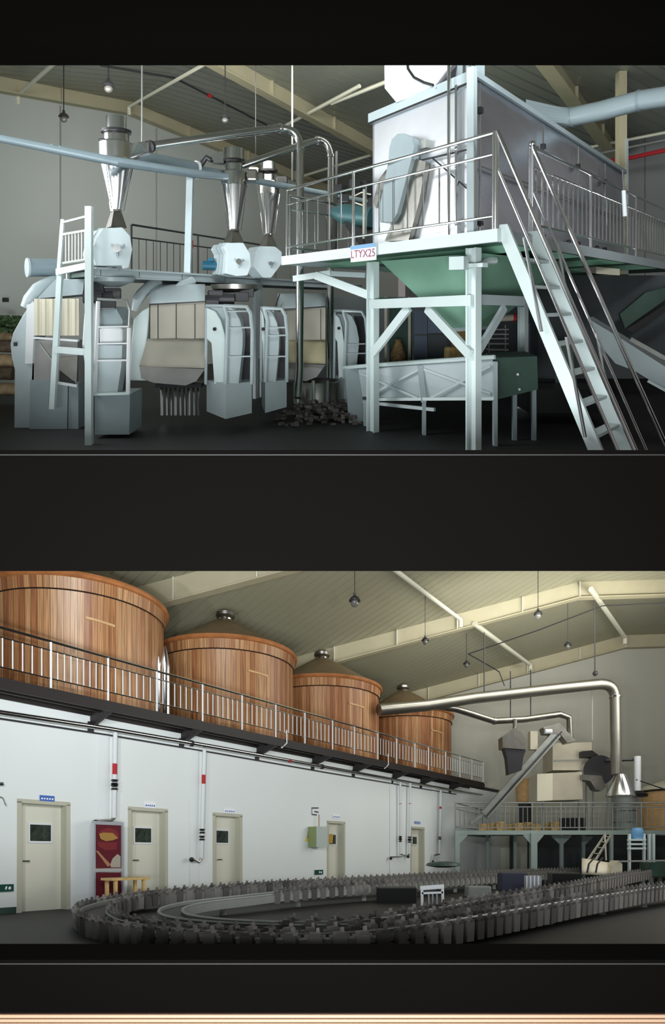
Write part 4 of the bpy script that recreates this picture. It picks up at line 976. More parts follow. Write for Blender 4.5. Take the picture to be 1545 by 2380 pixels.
b = M(UP); b.tube([P(1449, 443, 10.4), P(1452, 503, 10.4)], .035, 10); b.build('tube', 'white_paint', T, smooth=True)
b = M(UP); b.tube([P(1446, 395, 10.4), P(1449, 443, 10.4)], .012, 8); b.build('rod', 'steel_bright', T)
# ---------------------------------------------------------------- logs at far left, wall socket
mat('bark', (.12, .09, .06), .9, var=.4, scale=10, bump=.5)
for i, (x, y, r, m) in enumerate(((20, 905, .12, 'log_wood'), (10, 868, .13, 'bark'), (14, 838, .13, 'log_wood'), (16, 806, .12, 'bark'), (12, 778, .12, 'log_wood'))):
    b = M(UP); b.tube([P(-80, y-4, 12.6), P(x+22, y, 12.6)], r, 14)
    tag(b.build('log', m, smooth=True), ['bottom log of the pile at the left edge', 'second log from the bottom of the left pile', 'pale middle log of the left pile', 'dark log under the top of the left pile', 'topmost pale log of the left pile, under the moss'][i], 'log', 'logs piled at the left edge')
b = M(UP)
for i in range(160):
    q = P(random.uniform(-60, 48), random.uniform(735, 772), 12.5+random.uniform(-.2, .3)); a = random.random()*6; b.box(q, (.14, .06, .05), (math.cos(a), math.sin(a)))
tag(b.build('green_foliage', 'moss'), 'green leaves heaped on top of the log pile at the left edge', 'foliage', kind='stuff')
v = P(13, 697, 14.5); b = M(UP); b.box(v, (.12, .08, .1)); tag(b.build('wall_socket', 'dark_steel', bevel=.01), 'small dark box on the pale wall at far left', 'socket')
# ================================================================== LOWER HALL
Q = LO.p
def wpx(px, py, out=0.):      # point on the long wall (or a plane parallel to it) under a picture point
    k = (px-CX)/F; c = 15.11-out*N2.x-out*(-N2.y)*.748
    d = F*c/(1895-px); return Vector((k*d, d, (LO.H-py)/F*d))
# ---------------------------------------------------------------- doors
WIN = {1: (69, 118, 1917, 1955), 2: (313, 351, 1925, 1958), 3: (502, 530, 1931, 1959), 4: (764, 780, 1940, 1962), 5: (958, 968, 1945, 1962)}
for x0, x1, yt, n in DOORS:
    a, c = d_at(x0), d_at(x1)
    T = bpy.data.objects.new('door_%d' % n, None); COL.objects.link(T); T.location = LO.w(lw(a, -1.1)); ROOT[T.name] = T.location.copy(); T['kind'] = 'structure'
    b = M(LO); b.hexa([lw(a, -1.1, -.20), lw(c, -1.1, -.20), lw(c, -1.1, -.25), lw(a, -1.1, -.25)], [lw(a, ZD, -.20), lw(c, ZD, -.20), lw(c, ZD, -.25), lw(a, ZD, -.25)]); LF = b.build('leaf', 'door_cream', T)
    b = M(LO); t_ = .012
    b.hexa([lw(a-.04, -1.1, .012), lw(a+.03, -1.1, .012), lw(a+.03, -1.1, -.2), lw(a-.04, -1.1, -.2)], [lw(a-.04, ZD, .012), lw(a+.03, ZD, .012), lw(a+.03, ZD, -.2), lw(a-.04, ZD, -.2)])
    b.hexa([lw(c-.03, -1.1, .012), lw(c+.04, -1.1, .012), lw(c+.04, -1.1, -.2), lw(c-.03, -1.1, -.2)], [lw(c-.03, ZD, .012), lw(c+.04, ZD, .012), lw(c+.04, ZD, -.2), lw(c-.03, ZD, -.2)])
    b.hexa([lw(a-.04, ZD-.03, .012), lw(c+.04, ZD-.03, .012), lw(c+.04, ZD-.03, -.2), lw(a-.04, ZD-.03, -.2)], [lw(a-.04, ZD+.05, .012), lw(c+.04, ZD+.05, .012), lw(c+.04, ZD+.05, -.2), lw(a-.04, ZD+.05, -.2)])
    b.build('frame', 'door_jamb', T)
    wx0, wx1, wy0, wy1 = WIN[n]
    p0, p1, p2, p3 = [wpx(x, y, -.19) for x, y in ((wx0, wy1), (wx1, wy1), (wx1, wy0), (wx0, wy0))]
    for v in (p0, p1, p2, p3): pass
    zb_, zt_ = (p0.z+p1.z)/2, (p2.z+p3.z)/2
    b = M(LO); b.prism([Z(p0, zb_), Z(p1, zb_), Z(p1, zt_), Z(p0, zt_)], -N2*.02); b.build('vision_panel', 'dark_glass', LF)
    e = A2*.03; b = M(LO)
    for s0_, s1_, z0, z1 in ((p0-e, p1+e, zt_, zt_+.04), (p0-e, p1+e, zb_-.04, zb_), (p0-e, p0, zb_, zt_), (p1, p1+e, zb_, zt_)):
        b.prism([Z(s0_, z0), Z(s1_, z0), Z(s1_, z1), Z(s0_, z1)], N2*.015)
    b.build('panel_trim', 'white_paint', LF)
    if n < 4:
        v = lerp(wpx(x0+8, 2007-(n-1)*1, -.18), wpx(x0+8, 2007, -.18), 0); v.z = -.12
        b = M(LO); b.tube([v, v+N2*.05, v+N2*.05+A2*.10], .014, 8); b.build('handle', 'dark_steel', LF)
SIGN = [(92, 126, 1848, 1861, 'sign_navy', 'paper', 'blue door sign above the leftmost door'), (335, 361, 1864, 1877, 'paper', 'sign_navy', 'white sign with blue marks above the door beside the poster stand'),
        (520, 546, 1879, 1889, 'paper', 'sign_navy', 'white sign with blue marks above the third door'), (773, 790, 1893, 1902, 'paper', 'sign_navy', 'small white sign with blue marks above the door behind the grey box'), (963, 976, 1909, 1914, 'sign_navy', 'paper', 'tiny dark sign above the farthest door')]
for x0, x1, y0, y1, m, m2, l in SIGN:
    T = thing('door_sign', l, 'sign', LO, wpx(x0, y1), 'signs above the doors')
    b = M(LO); p0, p1 = wpx(x0, y1, .005), wpx(x1, y1, .005); zt_ = wpx(x0, y0).z; p1.z = p0.z
    b.prism([p0, p1, Z(p1, zt_), Z(p0, zt_)], N2*.012); b.build('plate', m, T)
    h = zt_-p0.z
    for k in range(5):
        f0 = .08+k*.18; a_, c_ = lerp(p0, p1, f0), lerp(p0, p1, f0+.11); b = M(LO)
        b.prism([Z(a_, p0.z+h*.25), Z(c_, p0.z+h*(.3+.05*(k % 2))), Z(c_, p0.z+h*.62), Z(a_, p0.z+h*.5)], N2*.016)
        b.build('character', m2, T)
# ---------------------------------------------------------------- tanks
def tank(cx, label, i):
    C = 17.7; d = F*C/(1895-cx); c = Vector(((cx-CX)/F*d, d, 0)); R = 2.15; z0, z1 = 3.1, 5.87; rb = R*.945
    T = thing('timber_tank', label, 'tank', LO, Z(c, z0), 'timber clad tanks on the upper floor')
    n = 96; b = M(LO); b.lathe(c, [(rb, z0), (rb, z1-.04)], n); ob = b.build('stave_wall', 'staves', T, smooth=True)
    me = ob.data; uv = me.uv_layers.new(name='UVMap')
    for poly in me.polygons:
        ks = [me.loops[l].vertex_index % n for l in poly.loop_indices]; wrap = max(ks)-min(ks) > n/2 and len(ks) == 4
        for l in poly.loop_indices:
            vi = me.loops[l].vertex_index; k = vi % n
            if wrap and k < n/2: k += n
            uv.data[l].uv = (k+i*11.37, vi//n*2.8+i)
    b = M(LO); b.lathe(c, [(rb, z1-.33), (rb+.035, z1-.31), (rb+.06, z1-.02), (R*.985, z1-.02)], 72, cap=False); ob = b.build('upper_band', 'staves', T, smooth=True)
    me = ob.data; uv = me.uv_layers.new(name='UVMap')
    for poly in me.polygons:
        ks = [me.loops[l].vertex_index % 72 for l in poly.loop_indices]; wrap = max(ks)-min(ks) > 36
        for l in poly.loop_indices:
            vi = me.loops[l].vertex_index; k = vi % 72
            if wrap and k < 36: k += 72
            uv.data[l].uv = (k*1.3333+i*7.7, vi//72*.3)
    b = M(LO); b.lathe(c, [(rb+.03, z1-.345), (rb+.045, z1-.33), (rb+.03, z1-.315)], 72, cap=False); b.build('hoop', 'deck_black', T, smooth=True)
    b = M(LO); b.lathe(c, [(R*.965, z1-.07), (R, z1-.05), (R+.02, z1), (R, z1+.05), (R*.96, z1+.07)], 72); b.build('rim', 'wood_rim', T, smooth=True)
    b = M(LO); b.lathe(c, [(R*.97, z1+.06), (R*.6, z1+.52), (.34, z1+1.10), (.30, z1+1.12)], 72); RC = b.build('roof_cone', 'tank_roof', T, smooth=True)
    b = M(LO); b.lathe(c, [(.19, z1+1.10), (.20, z1+1.20), (.27, z1+1.24)], 20); b.build('vent_neck', 'steel_bright', RC, smooth=True)
    b = M(LO); b.lathe(c, [(.24, z1+1.21), (.29, z1+1.27), (.27, z1+1.37), (.17, z1+1.45), (.02, z1+1.48)], 20); b.build('vent_cap', 'steel_dull', RC, smooth=True)
    for a0, a1, za, zb2, w in ((-1.10, -.80, z1-.86, z1-.92, .05),):
        pts = []
        for k in range(7):
            a = a0+(a1-a0)*k/6; pts.append(c+Vector((math.cos(a)*(rb+.02), math.sin(a)*(rb+.02), za+(zb2-za)*k/6)))
        b = M(LO)
        for p, q in zip(pts, pts[1:]): b.bar(p, q, .03, w)
        b.build('hatch_trim', 'wood_trim', T)
    if i in (1, 2, 3):
        a = -.80; v = c+Vector((math.cos(a)*(rb+.02), math.sin(a)*(rb+.02), 0)); b = M(LO); b.bar(Z(v, z1-.9), Z(v, z1-1.9), .03, .03); b.build('hatch_edge', 'wood_trim', T)
    return T
tank(176, 'largest and nearest timber tank, cut off by the left edge', 0)
tank(523, 'second timber tank from the left, with a bright strip at its left side', 1)
tank(748, 'third timber tank, between the second and the farthest one', 2)
tank(937, 'farthest and smallest timber tank near the end wall', 3)
T = thing('steel_column', 'bright steel column standing between the first two timber tanks', 'column', LO, Q(380, 1648, 15.3))
b = M(LO); v = Q(383, 1640, 15.3); b.lathe(Z(v, 0), [(.12, 3.1), (.12, 4.45), (.05, 4.85), (.01, 4.95)], 14); b.build('shaft', 'steel_bright', T, smooth=True)
b = M(LO); v = Q(369, 1640, 15.3); b.lathe(Z(v, 0), [(.06, 3.1), (.06, 4.5), (.02, 4.7)], 10); b.build('side_pipe', 'steel', T, smooth=True)
# ---------------------------------------------------------------- walkway
OUT = .72       # 0.9 m in x
def wk(d, z, o=0.): return Vector((.748*d-14.21, d, z))+N2*o
T = thing('hanging_walkway', 'long black walkway bracketed off the white wall in front of the tanks', 'walkway', LO, wk(19, 2.9))
b = M(LO); b.hexa([wk(9.5, 3.04), wk(27.7, 3.04), wk(27.7, 3.04, -.74), wk(9.5, 3.04, -.74)], [wk(9.5, 3.1), wk(27.7, 3.1), wk(27.7, 3.1, -.74), wk(9.5, 3.1, -.74)]); b.build('deck', 'deck_black', T)
for o, h in ((0, .15), (-.36, .12), (-.70, .15)):
    b = M(LO); b.bar(wk(9.5, 3.04-h/2, o), wk(27.7, 3.04-h/2, o), .05, h); b.build('channel_beam', 'deck_black', T)
BR = [(270, 1), (478, 1), (650, 1), (776, 0), (868, 1), (955, 0), (1020, 1), (1085, 0)]
for px, hook in BR:
    d = F*14.21/(1895-px)-.1; b = M(LO)
    b.prism([wk(d, 3.0, -.02), wk(d, 2.88, -.02), wk(d, 2.70, -.55), wk(d, 2.62, -.72), wk(d, 3.0, -.72)], A2*.06); b.build('bracket', 'deck_black', T)
    b = M(LO); b.box(wk(d, 2.66, -.70), (.12, .05, .22), (A2.x, A2.y)); b.build('bracket_plate', 'deck_black', T)
posts_d = [10.0, 11.0, 12.0, 12.97, 13.93, 14.97, 16.0, 17.0, 17.97, 19.0, 19.9, 20.96, 21.9, 22.9, 23.7, 24.8, 25.8, 26.7, 27.6]
RT = thing('walkway_railing', 'long silver railing along the hanging walkway before the timber tanks', 'railing', LO, wk(19, 3.1))
for h, r, nm in ((.87, .026, 'handrail'), (.70, .014, 'middle_rail'), (.18, .014, 'bottom_rail')):
    b = M(LO); b.tube([wk(9.7, 3.1+h), wk(27.6, 3.1+h)], r, 8); b.build(nm, 'steel_bright', RT, smooth=True)
for d in posts_d:
    b = M(LO); b.tube([wk(d, 3.1), wk(d, 3.97)], .022, 8); b.build('post', 'white_paint', RT, smooth=True)
nbal = [0, 6, 8, 6, 7, 7, 6, 6, 6, 6, 6, 6, 5, 5, 5, 5, 4, 4]
for (d0, d1), n in zip(zip(posts_d, posts_d[1:]), nbal):
    for i in range(n):
        d = d0+(d1-d0)*(i+1)/(n+1); b = M(LO); b.tube([wk(d, 3.28), wk(d, 3.80)], .012, 6); b.build('baluster', 'white_paint', RT)
for px in (665, 901):
    d = F*14.21/(1895-px); b = M(LO); b.tube([wk(d, 3.35, .02), wk(d, 3.0, .03), wk(d-.15, 2.85, .0)], .018, 6)
    tag(b.build('hanging_cable', 'white_paint', smooth=True), 'pale cable looping under the walkway %s' % ('before the third tank' if px < 700 else 'before the farthest tank'), 'cable')
# ---------------------------------------------------------------- wall pipes
def wz(px, py, out=.12): return wpx(px, py, out)
T = thing('wall_pipe_run', 'long bright pipe running along the white wall below the walkway', 'pipe', LO, wz(500, 1750))
za = wz(0, 1655).z
def run(px, z): v = wz(px, 0); v.z = z; return v
zz1 = wz(0, 1657).z; zz2 = wz(500, 1738).z
b = M(LO); b.tube([wz(-60, 1647), wz(250, 1694), wz(500, 1737), wz(750, 1782), wz(1060, 1838), wz(1120, 1847)], [.05, .052, .055, .05, .045, .045], 12); b.build('pipe', 'steel_bright', T, smooth=True)
b = M(LO); b.tube([wz(-60, 1661, .06), wz(250, 1708, .06), wz(500, 1750, .06), wz(750, 1794, .06), wz(1060, 1846, .06)], .018, 8); b.build('lower_pipe', 'dark_steel', T, smooth=True)
for px, py in ((445, 1728), (748, 1782)):
    b = M(LO); v = wz(px, py); b.tube([v-A2*.03, v+A2*.03], .075, 12); b.build('coupling', 'black', T, smooth=True)
b = M(LO); v = wz(672, 1768); b.tube([v-A2*.06, v+A2*.06], .052, 12); b.build('red_mark', 'red_paint', T, smooth=True)
def drop_pipe(px, y0, y1, red, valve, label, r=.055, tail=None, px2=None):
    T = thing('drop_pipe', label, 'pipe', LO, wz(px, y1), 'pipes dropping down the white wall'); px2 = px2 or px
    d = wz(px, y0).y
    def v(py, o=0., dx=0): k = lerp(wz(px, py), wz(px2, py), min(1, max(0, (py-y0)/(y1-y0)))); return k+A2*dx
    b = M(LO); b.tube([v(y0), v(y1)], r, 12); b.build('pipe', 'white_paint', T, smooth=True)
    if red: b = M(LO); b.tube([v(red[0]), v(red[1])], r*1.06, 12); b.build('red_mark', 'red_paint', T, smooth=True)
    for q in valve:
        b = M(LO); b.lathe(v(q), [(r*1.1, -.06), (r*1.7, -.04), (r*1.0, -.01), (r*1.0, .01), (r*1.7, .04), (r*1.1, .06)], 12); b.build('valve', 'black', T, smooth=True)
    if tail:
        b = M(LO); b.tube([v(y1)]+[wz(a, c) for a, c in tail], r*.7, 8); b.build('elbow', 'steel_dull', T, smooth=True)
        a, c = tail[-1]; b = M(LO); b.ball(wz(a, c+3), r*1.3); b.build('outlet', 'black', T, smooth=True)
drop_pipe(268, 1703, 1901, (1775, 1800), (1818, 1830), 'leftmost drop pipe, ending above the poster stand', .048, [(258, 1907), (222, 1909)], 265)
drop_pipe(475, 1744, 1995, (1801, 1822), (1932, 1948), 'drop pipe between the second and third doors', .046, [(462, 2004), (445, 1995)], 468)
drop_pipe(930, 1818, 1985, (1867, 1868.5), (1947, 1953), 'left one of the paired drop pipes near the far doors', .042, [(945, 1990), (908, 1992)])
drop_pipe(953, 1820, 1985, (1867, 1868.5), (1948, 1955), 'right one of the paired drop pipes near the far doors', .045, [(948, 1988)], 951)
drop_pipe(1024, 1836, 1985, (1875, 1880), (1948,), 'farthest drop pipe, beside the green platform', .042, [(1008, 1988), (1006, 2000)], 1021)
for px in (227, 441, 905, 1004):   # faint pilasters on the wall
    b = M(LO); a = wpx(px, 1900, .0); b.hexa([Z(a, -1.1), Z(a+A2*.25, -1.1), Z(a+A2*.25, -1.1)+N2*.03, Z(a, -1.1)+N2*.03], [Z(a, 2.9), Z(a+A2*.25, 2.9), Z(a+A2*.25, 2.9)+N2*.03, Z(a, 2.9)+N2*.03]); struct(b.build('trim_%d' % (10+px % 7), 'wall_white'))
b = M(LO); b.bar(lw(9, -1.04, .01), lw(12.2, -1.04, .01), .02, .12); struct(b.build('baseboard_left', 'dark_green'))
# ---------------------------------------------------------------- wall things
T = thing('poster_stand', 'tall silver framed stand holding two dark red food posters between the first two doors', 'poster', LO, wpx(250, 2095, .3))
po = .28
def pw(px, py, o=0.): return wpx(px, py, po+o)
X0, X1 = 218, 283
for a, c in (((X0, 1912), (X0, 2100)), ((X1, 1912), (X1, 2100))):
    b = M(LO); p0 = pw(*a); p1 = pw(*c); b.bar(p0, p1, .07, .04, up=(A2.x, A2.y, 0)); b.build('upright', 'frame_alu', T)
for y in (1912, 2023):
    b = M(LO); p0 = pw(X0, y); p1 = pw(X1, y); p1.z = p0.z-.0; b.bar(p0, p1, .05, .07); b.build('cross_rail', 'frame_alu', T)
def poly(name, pts, m, o):
    b = M(LO); b.prism([pw(x, y, o) for x, y in pts], -N2*.006); return b.build(name, m, T)
poly('upper_poster', [(222, 1917), (281, 1917), (281, 2018), (222, 2018)], 'poster_red', .0)
poly('lower_poster', [(222, 2028), (281, 2028), (281, 2095), (222, 2095)], 'poster_red', .0)
poly('printed_orange', [(228, 1935), (236, 1928), (252, 1924), (268, 1928), (277, 1940), (272, 1950), (232, 1946)], 'poster_orange', .010)
poly('printed_yellow', [(230, 1938), (240, 1935), (262, 1936), (275, 1948), (262, 1953), (246, 1955), (234, 1950)], 'poster_yellow', .016)
poly('printed_pink', [(226, 1957), (272, 1958), (270, 1975), (245, 1976), (228, 1968)], 'poster_orange', .010)
poly('printed_stick', [(223, 1978), (227, 1977), (256, 2008), (254, 2013), (250, 2014)], 'poster_tan', .012)
poly('printed_cream', [(256, 2010), (262, 1995), (273, 1985), (280, 1990), (280, 2016), (258, 2016)], 'poster_cream', .012)
T = thing('wooden_bench', 'light wooden bench standing before the poster stand', 'bench', LO, wpx(280, 2085, .7))
v0, v1 = wpx(234, 2046, .55), wpx(322, 2044, .55); v1.z = v0.z
b = M(LO); b.hexa([v0, v1, v1+N2*.4, v0+N2*.4], [up(v0, .05), up(v1, .05), up(v1, .05)+N2*.4, up(v0, .05)+N2*.4]); b.build('seat', 'table_wood', T)
for f in (.12, .86):
    for o in (.05, .34):
        q = lerp(v0, v1, f)+N2*o; b = M(LO); b.bar(up(q, 0), Z(q, -1.1), .06, .06, up=(A2.x, A2.y, 0)); b.build('leg', 'table_wood', T)
for x0, x1, y0, y1, l in ((-8, 30, 2056, 2073, 'green exit sign low on the wall at the left edge'), (731, 749, 2022, 2033, 'small green exit sign low on the wall above the conveyor')):
    T = thing('exit_sign', l, 'sign', LO, wpx(x0, y1)); p0, p1 = wpx(x0, y1, .01), wpx(x1, y1, .01); p1.z = p0.z; zt_ = wpx(x0, y0).z
    b = M(LO); b.prism([p0, p1, Z(p1, zt_), Z(p0, zt_)], N2*.03); b.build('plate', 'exit_green', T)
    h = zt_-p0.z; c_ = lerp(p0, p1, .62); b = M(LO)
    b.prism([Z(lerp(p0, p1, .45), p0.z+h*.3), Z(lerp(p0, p1, .55), p0.z+h*.3), Z(lerp(p0, p1, .6), p0.z+h*.72), Z(lerp(p0, p1, .5), p0.z+h*.72)], N2*.036); b.build('symbol', 'paper', T)
    b = M(LO); b.prism([Z(lerp(p0, p1, .65), p0.z+h*.3), Z(lerp(p0, p1, .82), p0.z+h*.3), Z(lerp(p0, p1, .82), p0.z+h*.66), Z(lerp(p0, p1, .7), p0.z+h*.66)], N2*.036); b.build('symbol', 'paper', T)
T = thing('electrical_cabinet', 'grey electrical cabinet mounted on the white wall beside the fourth door', 'cabinet', LO, wpx(740, 1970))
p0, p1 = wpx(735, 1969, .32), wpx(760, 1966, .32); p1.z = p0.z; zt_ = wpx(735, 1921, .32).z
b = M(LO); b.prism([p0, p1, Z(p1, zt_), Z(p0, zt_)], -N2*.31); b.build('body', 'box_green', T)
b = M(LO); b.prism([p0, p1, Z(p1, zt_), Z(p0, zt_)], N2*.02); b.build('door', 'box_grey', T)
b = M(LO); b.tube([wpx(741, 1921, .1), wpx(741, 1893, .1)], .014, 6); b.build('conduit', 'poster_tan', T)
T = thing('warning_label', 'yellow warning label at the left side of the grey cabinet', 'label', LO, wpx(716, 1955))
b = M(LO); b.prism([wpx(x, y, .006) for x, y in [(708, 1955), (726, 1957), (726, 1949), (712, 1948)]], -N2*.004); b.build('yellow_strip', 'yellow_vinyl', T)
b = M(LO); b.prism([wpx(x, y, .006) for x, y in [(713, 1948), (724, 1948), (721, 1936), (715, 1936)]], -N2*.004); b.build('figure', 'ochre', T)
b = M(LO); b.prism([wpx(x, y, .006) for x, y in [(715, 1936), (721, 1936), (720, 1931), (716, 1931)]], -N2*.004); b.build('dark_top', 'ink_dark', T)
b = M(LO); b.prism([wpx(x, y, .006) for x, y in [(762, 1960), (773, 1960), (774, 1938), (762, 1939)]], -N2*.004); tag(b.build('notice', 'ochre'), 'ochre notice stuck between the grey cabinet and the fourth door', 'notice')
T = thing('stencil_mark', 'dark angular stencil mark on the wall above the grey cabinet', 'mark', LO, wpx(730, 1893))
for a, c in (((724, 1878), (740, 1878)), ((725, 1878), (725, 1893)), ((725, 1893), (736, 1894)), ((731, 1886), (740, 1888))):
    b = M(LO); b.bar(wpx(*a, .006), wpx(*c, .006), .008, .035); b.build('stroke', 'ink_dark', T)
T = thing('wall_fitting', 'small dark tap fitting on the wall at the left edge', 'fitting', LO, wpx(6, 1870))
b = M(LO); b.tube([wpx(-4, 1822, .05), wpx(8, 1822, .08)], .03, 8); b.build('tap', 'dark_steel', T, smooth=True)
b = M(LO); b.tube([wpx(0, 1852, .04), wpx(7, 1855, .06), wpx(14, 1872, .06)], .014, 6); b.build('hose', 'zinc', T, smooth=True)
# ---------------------------------------------------------------- ducts
def tubeT(label, pts, r, m='steel', name='steel_duct', cat='duct', n=14, smooth=True, fl=()):
    T = thing(name, label, cat, LO, pts[0]); b = M(LO); b.tube(pts, r, n); b.build('duct_run', m, T, smooth=True)
    for i in fl:
        a = (pts[min(i+1, len(pts)-1)]-pts[max(i-1, 0)]).normalized(); b = M(LO); b.tube([pts[i]-a*.03, pts[i]+a*.03], (r if not isinstance(r, list) else r[i])*1.2, n); b.build('flange', 'steel_bright', T, smooth=True)
    return T
tubeT('long steel duct crossing before the end wall and bending down at the right', [Q(880, 1650, 22.0), Q(990, 1640, 22.8), Q(1100, 1623, 23.6), Q(1300, 1600, 24.2)]+arc(Q(1392, 1590, 24.4), Q(1429, 1620, 24.5), Q(1427, 1588, 24.5), 6)+[Q(1430, 1700, 24.5), Q(1432, 1800, 24.4)], .20, 'steel_mid', fl=(10,))
b = M(LO); b.lathe(Q(1442, 1800, 24.4), [(.20, .0), (.22, -.1), (.52, -.78), (.55, -.82)], 20); tag(b.build('duct_cone', 'steel', smooth=True), 'steel cone widening below the long duct onto the round vessel', 'cone')
tubeT('thinner steel duct sagging between the far tank and the conveyor head', [Q(1005, 1640, 23.5), Q(1060, 1648, 23.8), Q(1148, 1676, 24.2), Q(1220, 1672, 24.4), Q(1300, 1660, 24.6), Q(1322, 1668, 24.7), Q(1325, 1720, 24.7)], .12, 'steel_dull', fl=(2,))
for px, y0, y1, d, l in ((1125, 1470, 1612, 23.7, 'thin rod holding the long duct at its left part'), (1186, 1560, 1668, 24.3, 'thin rod rising from the hanging feed hopper'), (1233, 1555, 1662, 24.4, 'thin rod holding the thinner duct'), (1382, 1395, 1572, 24.4, 'thin dark rod with a hook holding the duct bend')):
    a = Q(px, y0, d); b = M(LO); b.tube([a, Q(px, y1, d)], .022, 6); tag(b.build('hanger_rod', 'dark_steel'), l, 'rod', 'hanger rods of the lower hall')
b = M(LO); b.tube([Q(1376, 1720, 25), Q(1376, 1600, 25)], .02, 6); tag(b.build('hanger_rod', 'canvas'), 'pale thin rod behind the upper beige box', 'rod', 'hanger rods of the lower hall')
b = M(LO); b.ball(Q(1383, 1565, 24.4), .10); tag(b.build('duct_hook', 'dark_steel'), 'dark hook on top of the duct bend', 'hook')
T = thing('feed_hopper', 'hanging feed hopper with a pitched top under the thinner duct', 'hopper', LO, Q(1195, 1745, 24.3))
b = M(LO); b.prism([Q(x, y, 24.0) for x, y in [(1167, 1712), (1194, 1692), (1212, 1700), (1222, 1722), (1222, 1742), (1168, 1738)]], (0, .6, 0)); b.build('shell', 'steel_dull', T)
b = M(LO); b.box(Q(1238, 1722, 24.8), (.28, .3, .7)); b.build('side_box', 'beige_steel', T)
b = M(LO); b.prism([Q(x, y, 24.1) for x, y in [(1172, 1740), (1222, 1744), (1216, 1760), (1212, 1790), (1182, 1800), (1178, 1760)]], (0, .4, 0)); b.build('gate', 'dark_steel', T)
b = M(LO); b.tube([Q(1197, 1672, 24.2), Q(1196, 1694, 24.2)], .08, 10); b.build('spout', 'steel_dull', T, smooth=True)
# ---------------------------------------------------------------- far platform
zp = Q(1200, 1930, 25.0).z
T = thing('far_platform', 'grey green platform with white railing in front of the end wall', 'platform', LO, Q(1300, 2030, 25.5))
xa, xb = Q(1057, 1930, 25.0).x, Q(1640, 1930, 25.0).x
b = M(LO); b.prism([Vector((xa, 25, zp-.08)), Vector((xb, 25, zp-.08)), Vector((xb, 29.6, zp-.08)), Vector((7.2, 29.6, zp-.08))], (0, 0, .08)); b.build('deck', 'platform_green', T)
b = M(LO); b.box(((xa+xb)/2, 25.0, zp-.09), (xb-xa, .08, .16)); b.build('edge_beam', 'platform_green', T)
b = M(LO); b.bar((xa, 25, zp-.09), (7.2, 29.6, zp-.09), .08, .16); b.build('edge_beam', 'platform_green', T)
for px, d, w, g in ((1062, 25, .17, 1), (1239, 25, .24, 2), (1304, 26.5, .14, 2), (1355, 28, .13, 1), (1196, 28, .12, 0), (1132, 28, .12, 0), (1420, 25, .12, 0), (1512, 25, .14, 0)):
    v = Q(px, 1940, d); b = M(LO); b.bar(Z(v, zp-.1), Z(v, -1.1), w, w, up=(1, 0, 0)); b.build('leg', 'platform_green', T)
    for s in ([1] if g == 1 else [-1, 1] if g == 2 else []):
        b = M(LO); b.prism([Z(v, zp-.15)+Vector((s*w/2, -.03, 0)), Z(v, zp-.15)+Vector((s*.42, -.03, 0)), Z(v, zp-.24)+Vector((s*.36, -.03, 0)), Z(v, zp-.52)+Vector((s*w/2, -.03, 0))], (0, .06, 0)); b.build('gusset', 'platform_green', T)
rz = Q(1200, 1866, 25).z-zp
t = railing('platform_railing', 'white railing along the front of the far platform', [Z(Q(px, 0, 25.0), zp) for px in (1058, 1113, 1173, 1236, 1303, 1368, 1423, 1490, 1600)], rz, LO, 'conveyor_frame', r=.028, nb=[4, 5, 5, 5, 5, 4, 5, 7], low=.1, mid=.85, rb=.014)
railing('platform_railing', 'white railing on the left return of the far platform', [Z(Q(1058, 0, 25.0), zp), Vector((6.75, 29, zp))], rz, LO, 'conveyor_frame', r=.025, nb=6, rb=.013)
for i in range(9):
    px = 1120+i*21; b = M(LO); b.box(Z(Q(px, 1905, 26.4+.3*(i % 2)), zp+.17+.02*(i % 3)), (.34, .3, .30+.04*(i % 3)))
    tag(b.build('goods_bale', 'goods', bevel=.03), 'tan bale lying behind the railing of the far platform', 'bale', 'tan bales on the far platform')
b = M(LO); b.box(Z(Q(1330, 0, 26.5), zp+.28), (.9, .5, .55)); tag(b.build('machine_cabinet', 'black'), 'black cabinet on the far platform behind the railing', 'cabinet')
# inclined conveyor
T = thing('inclined_conveyor', 'grey inclined conveyor rising from the far platform to the duct bend', 'conveyor', LO, Q(1110, 1910, 24.6))
b = M(LO); b.bar(Q(1125, 1895, 24.7), Q(1300, 1697, 24.7), .30, .34); b.build('trough', 'zinc', T)
b = M(LO); b.bar(Q(1130, 1897, 24.5), Q(1305, 1700, 24.5), .03, .07); b.build('side_rail', 'steel_bright', T)
b = M(LO); b.prism([Q(x, y, 24.5) for x, y in [(1262, 1690), (1300, 1680), (1338, 1722), (1318, 1726), (1302, 1706), (1266, 1704)]], (0, .5, 0)); b.build('head', 'steel_dull', T)
b = M(LO); b.bar(Q(1125, 1890, 24.7), Q(1092, 1915, 24.7), .2, .12); b.build('tail', 'zinc', T)
b = M(LO); b.tube([Q(1266, 1700, 24.4), Q(1282, 1700, 24.4)], .09, 10); b.build('drive_drum', 'white_paint', T, smooth=True)
T = thing('sorting_machine', 'beige sorting machine made of two stacked boxes on the far platform', 'machine', LO, Q(1320, 1925, 26))
b = M(LO); b.prism([Q(x, y, 25.6) for x, y in [(1284, 1732), (1290, 1727), (1375, 1725), (1375, 1750), (1352, 1790), (1284, 1790)]], (.0, 1.2, 0)); b.build('upper_box', 'beige_steel', T)
b = M(LO); b.bar(Q(1282, 1768, 25.55), Q(1353, 1766, 25.55), .05, .05); b.build('band', 'zinc', T)
b = M(LO); b.prism([Q(x, y, 25.3) for x, y in [(1284, 1797), (1352, 1794), (1354, 1858), (1284, 1860)]], (0, 1.2, 0)); b.build('lower_box', 'beige_steel', T)
b = M(LO); b.prism([Q(x, y, 25.25) for x, y in [(1248, 1799), (1284, 1797), (1284, 1860), (1248, 1862)]], (.0, 1.1, 0)); b.build('front_box', 'panel_cream', T)
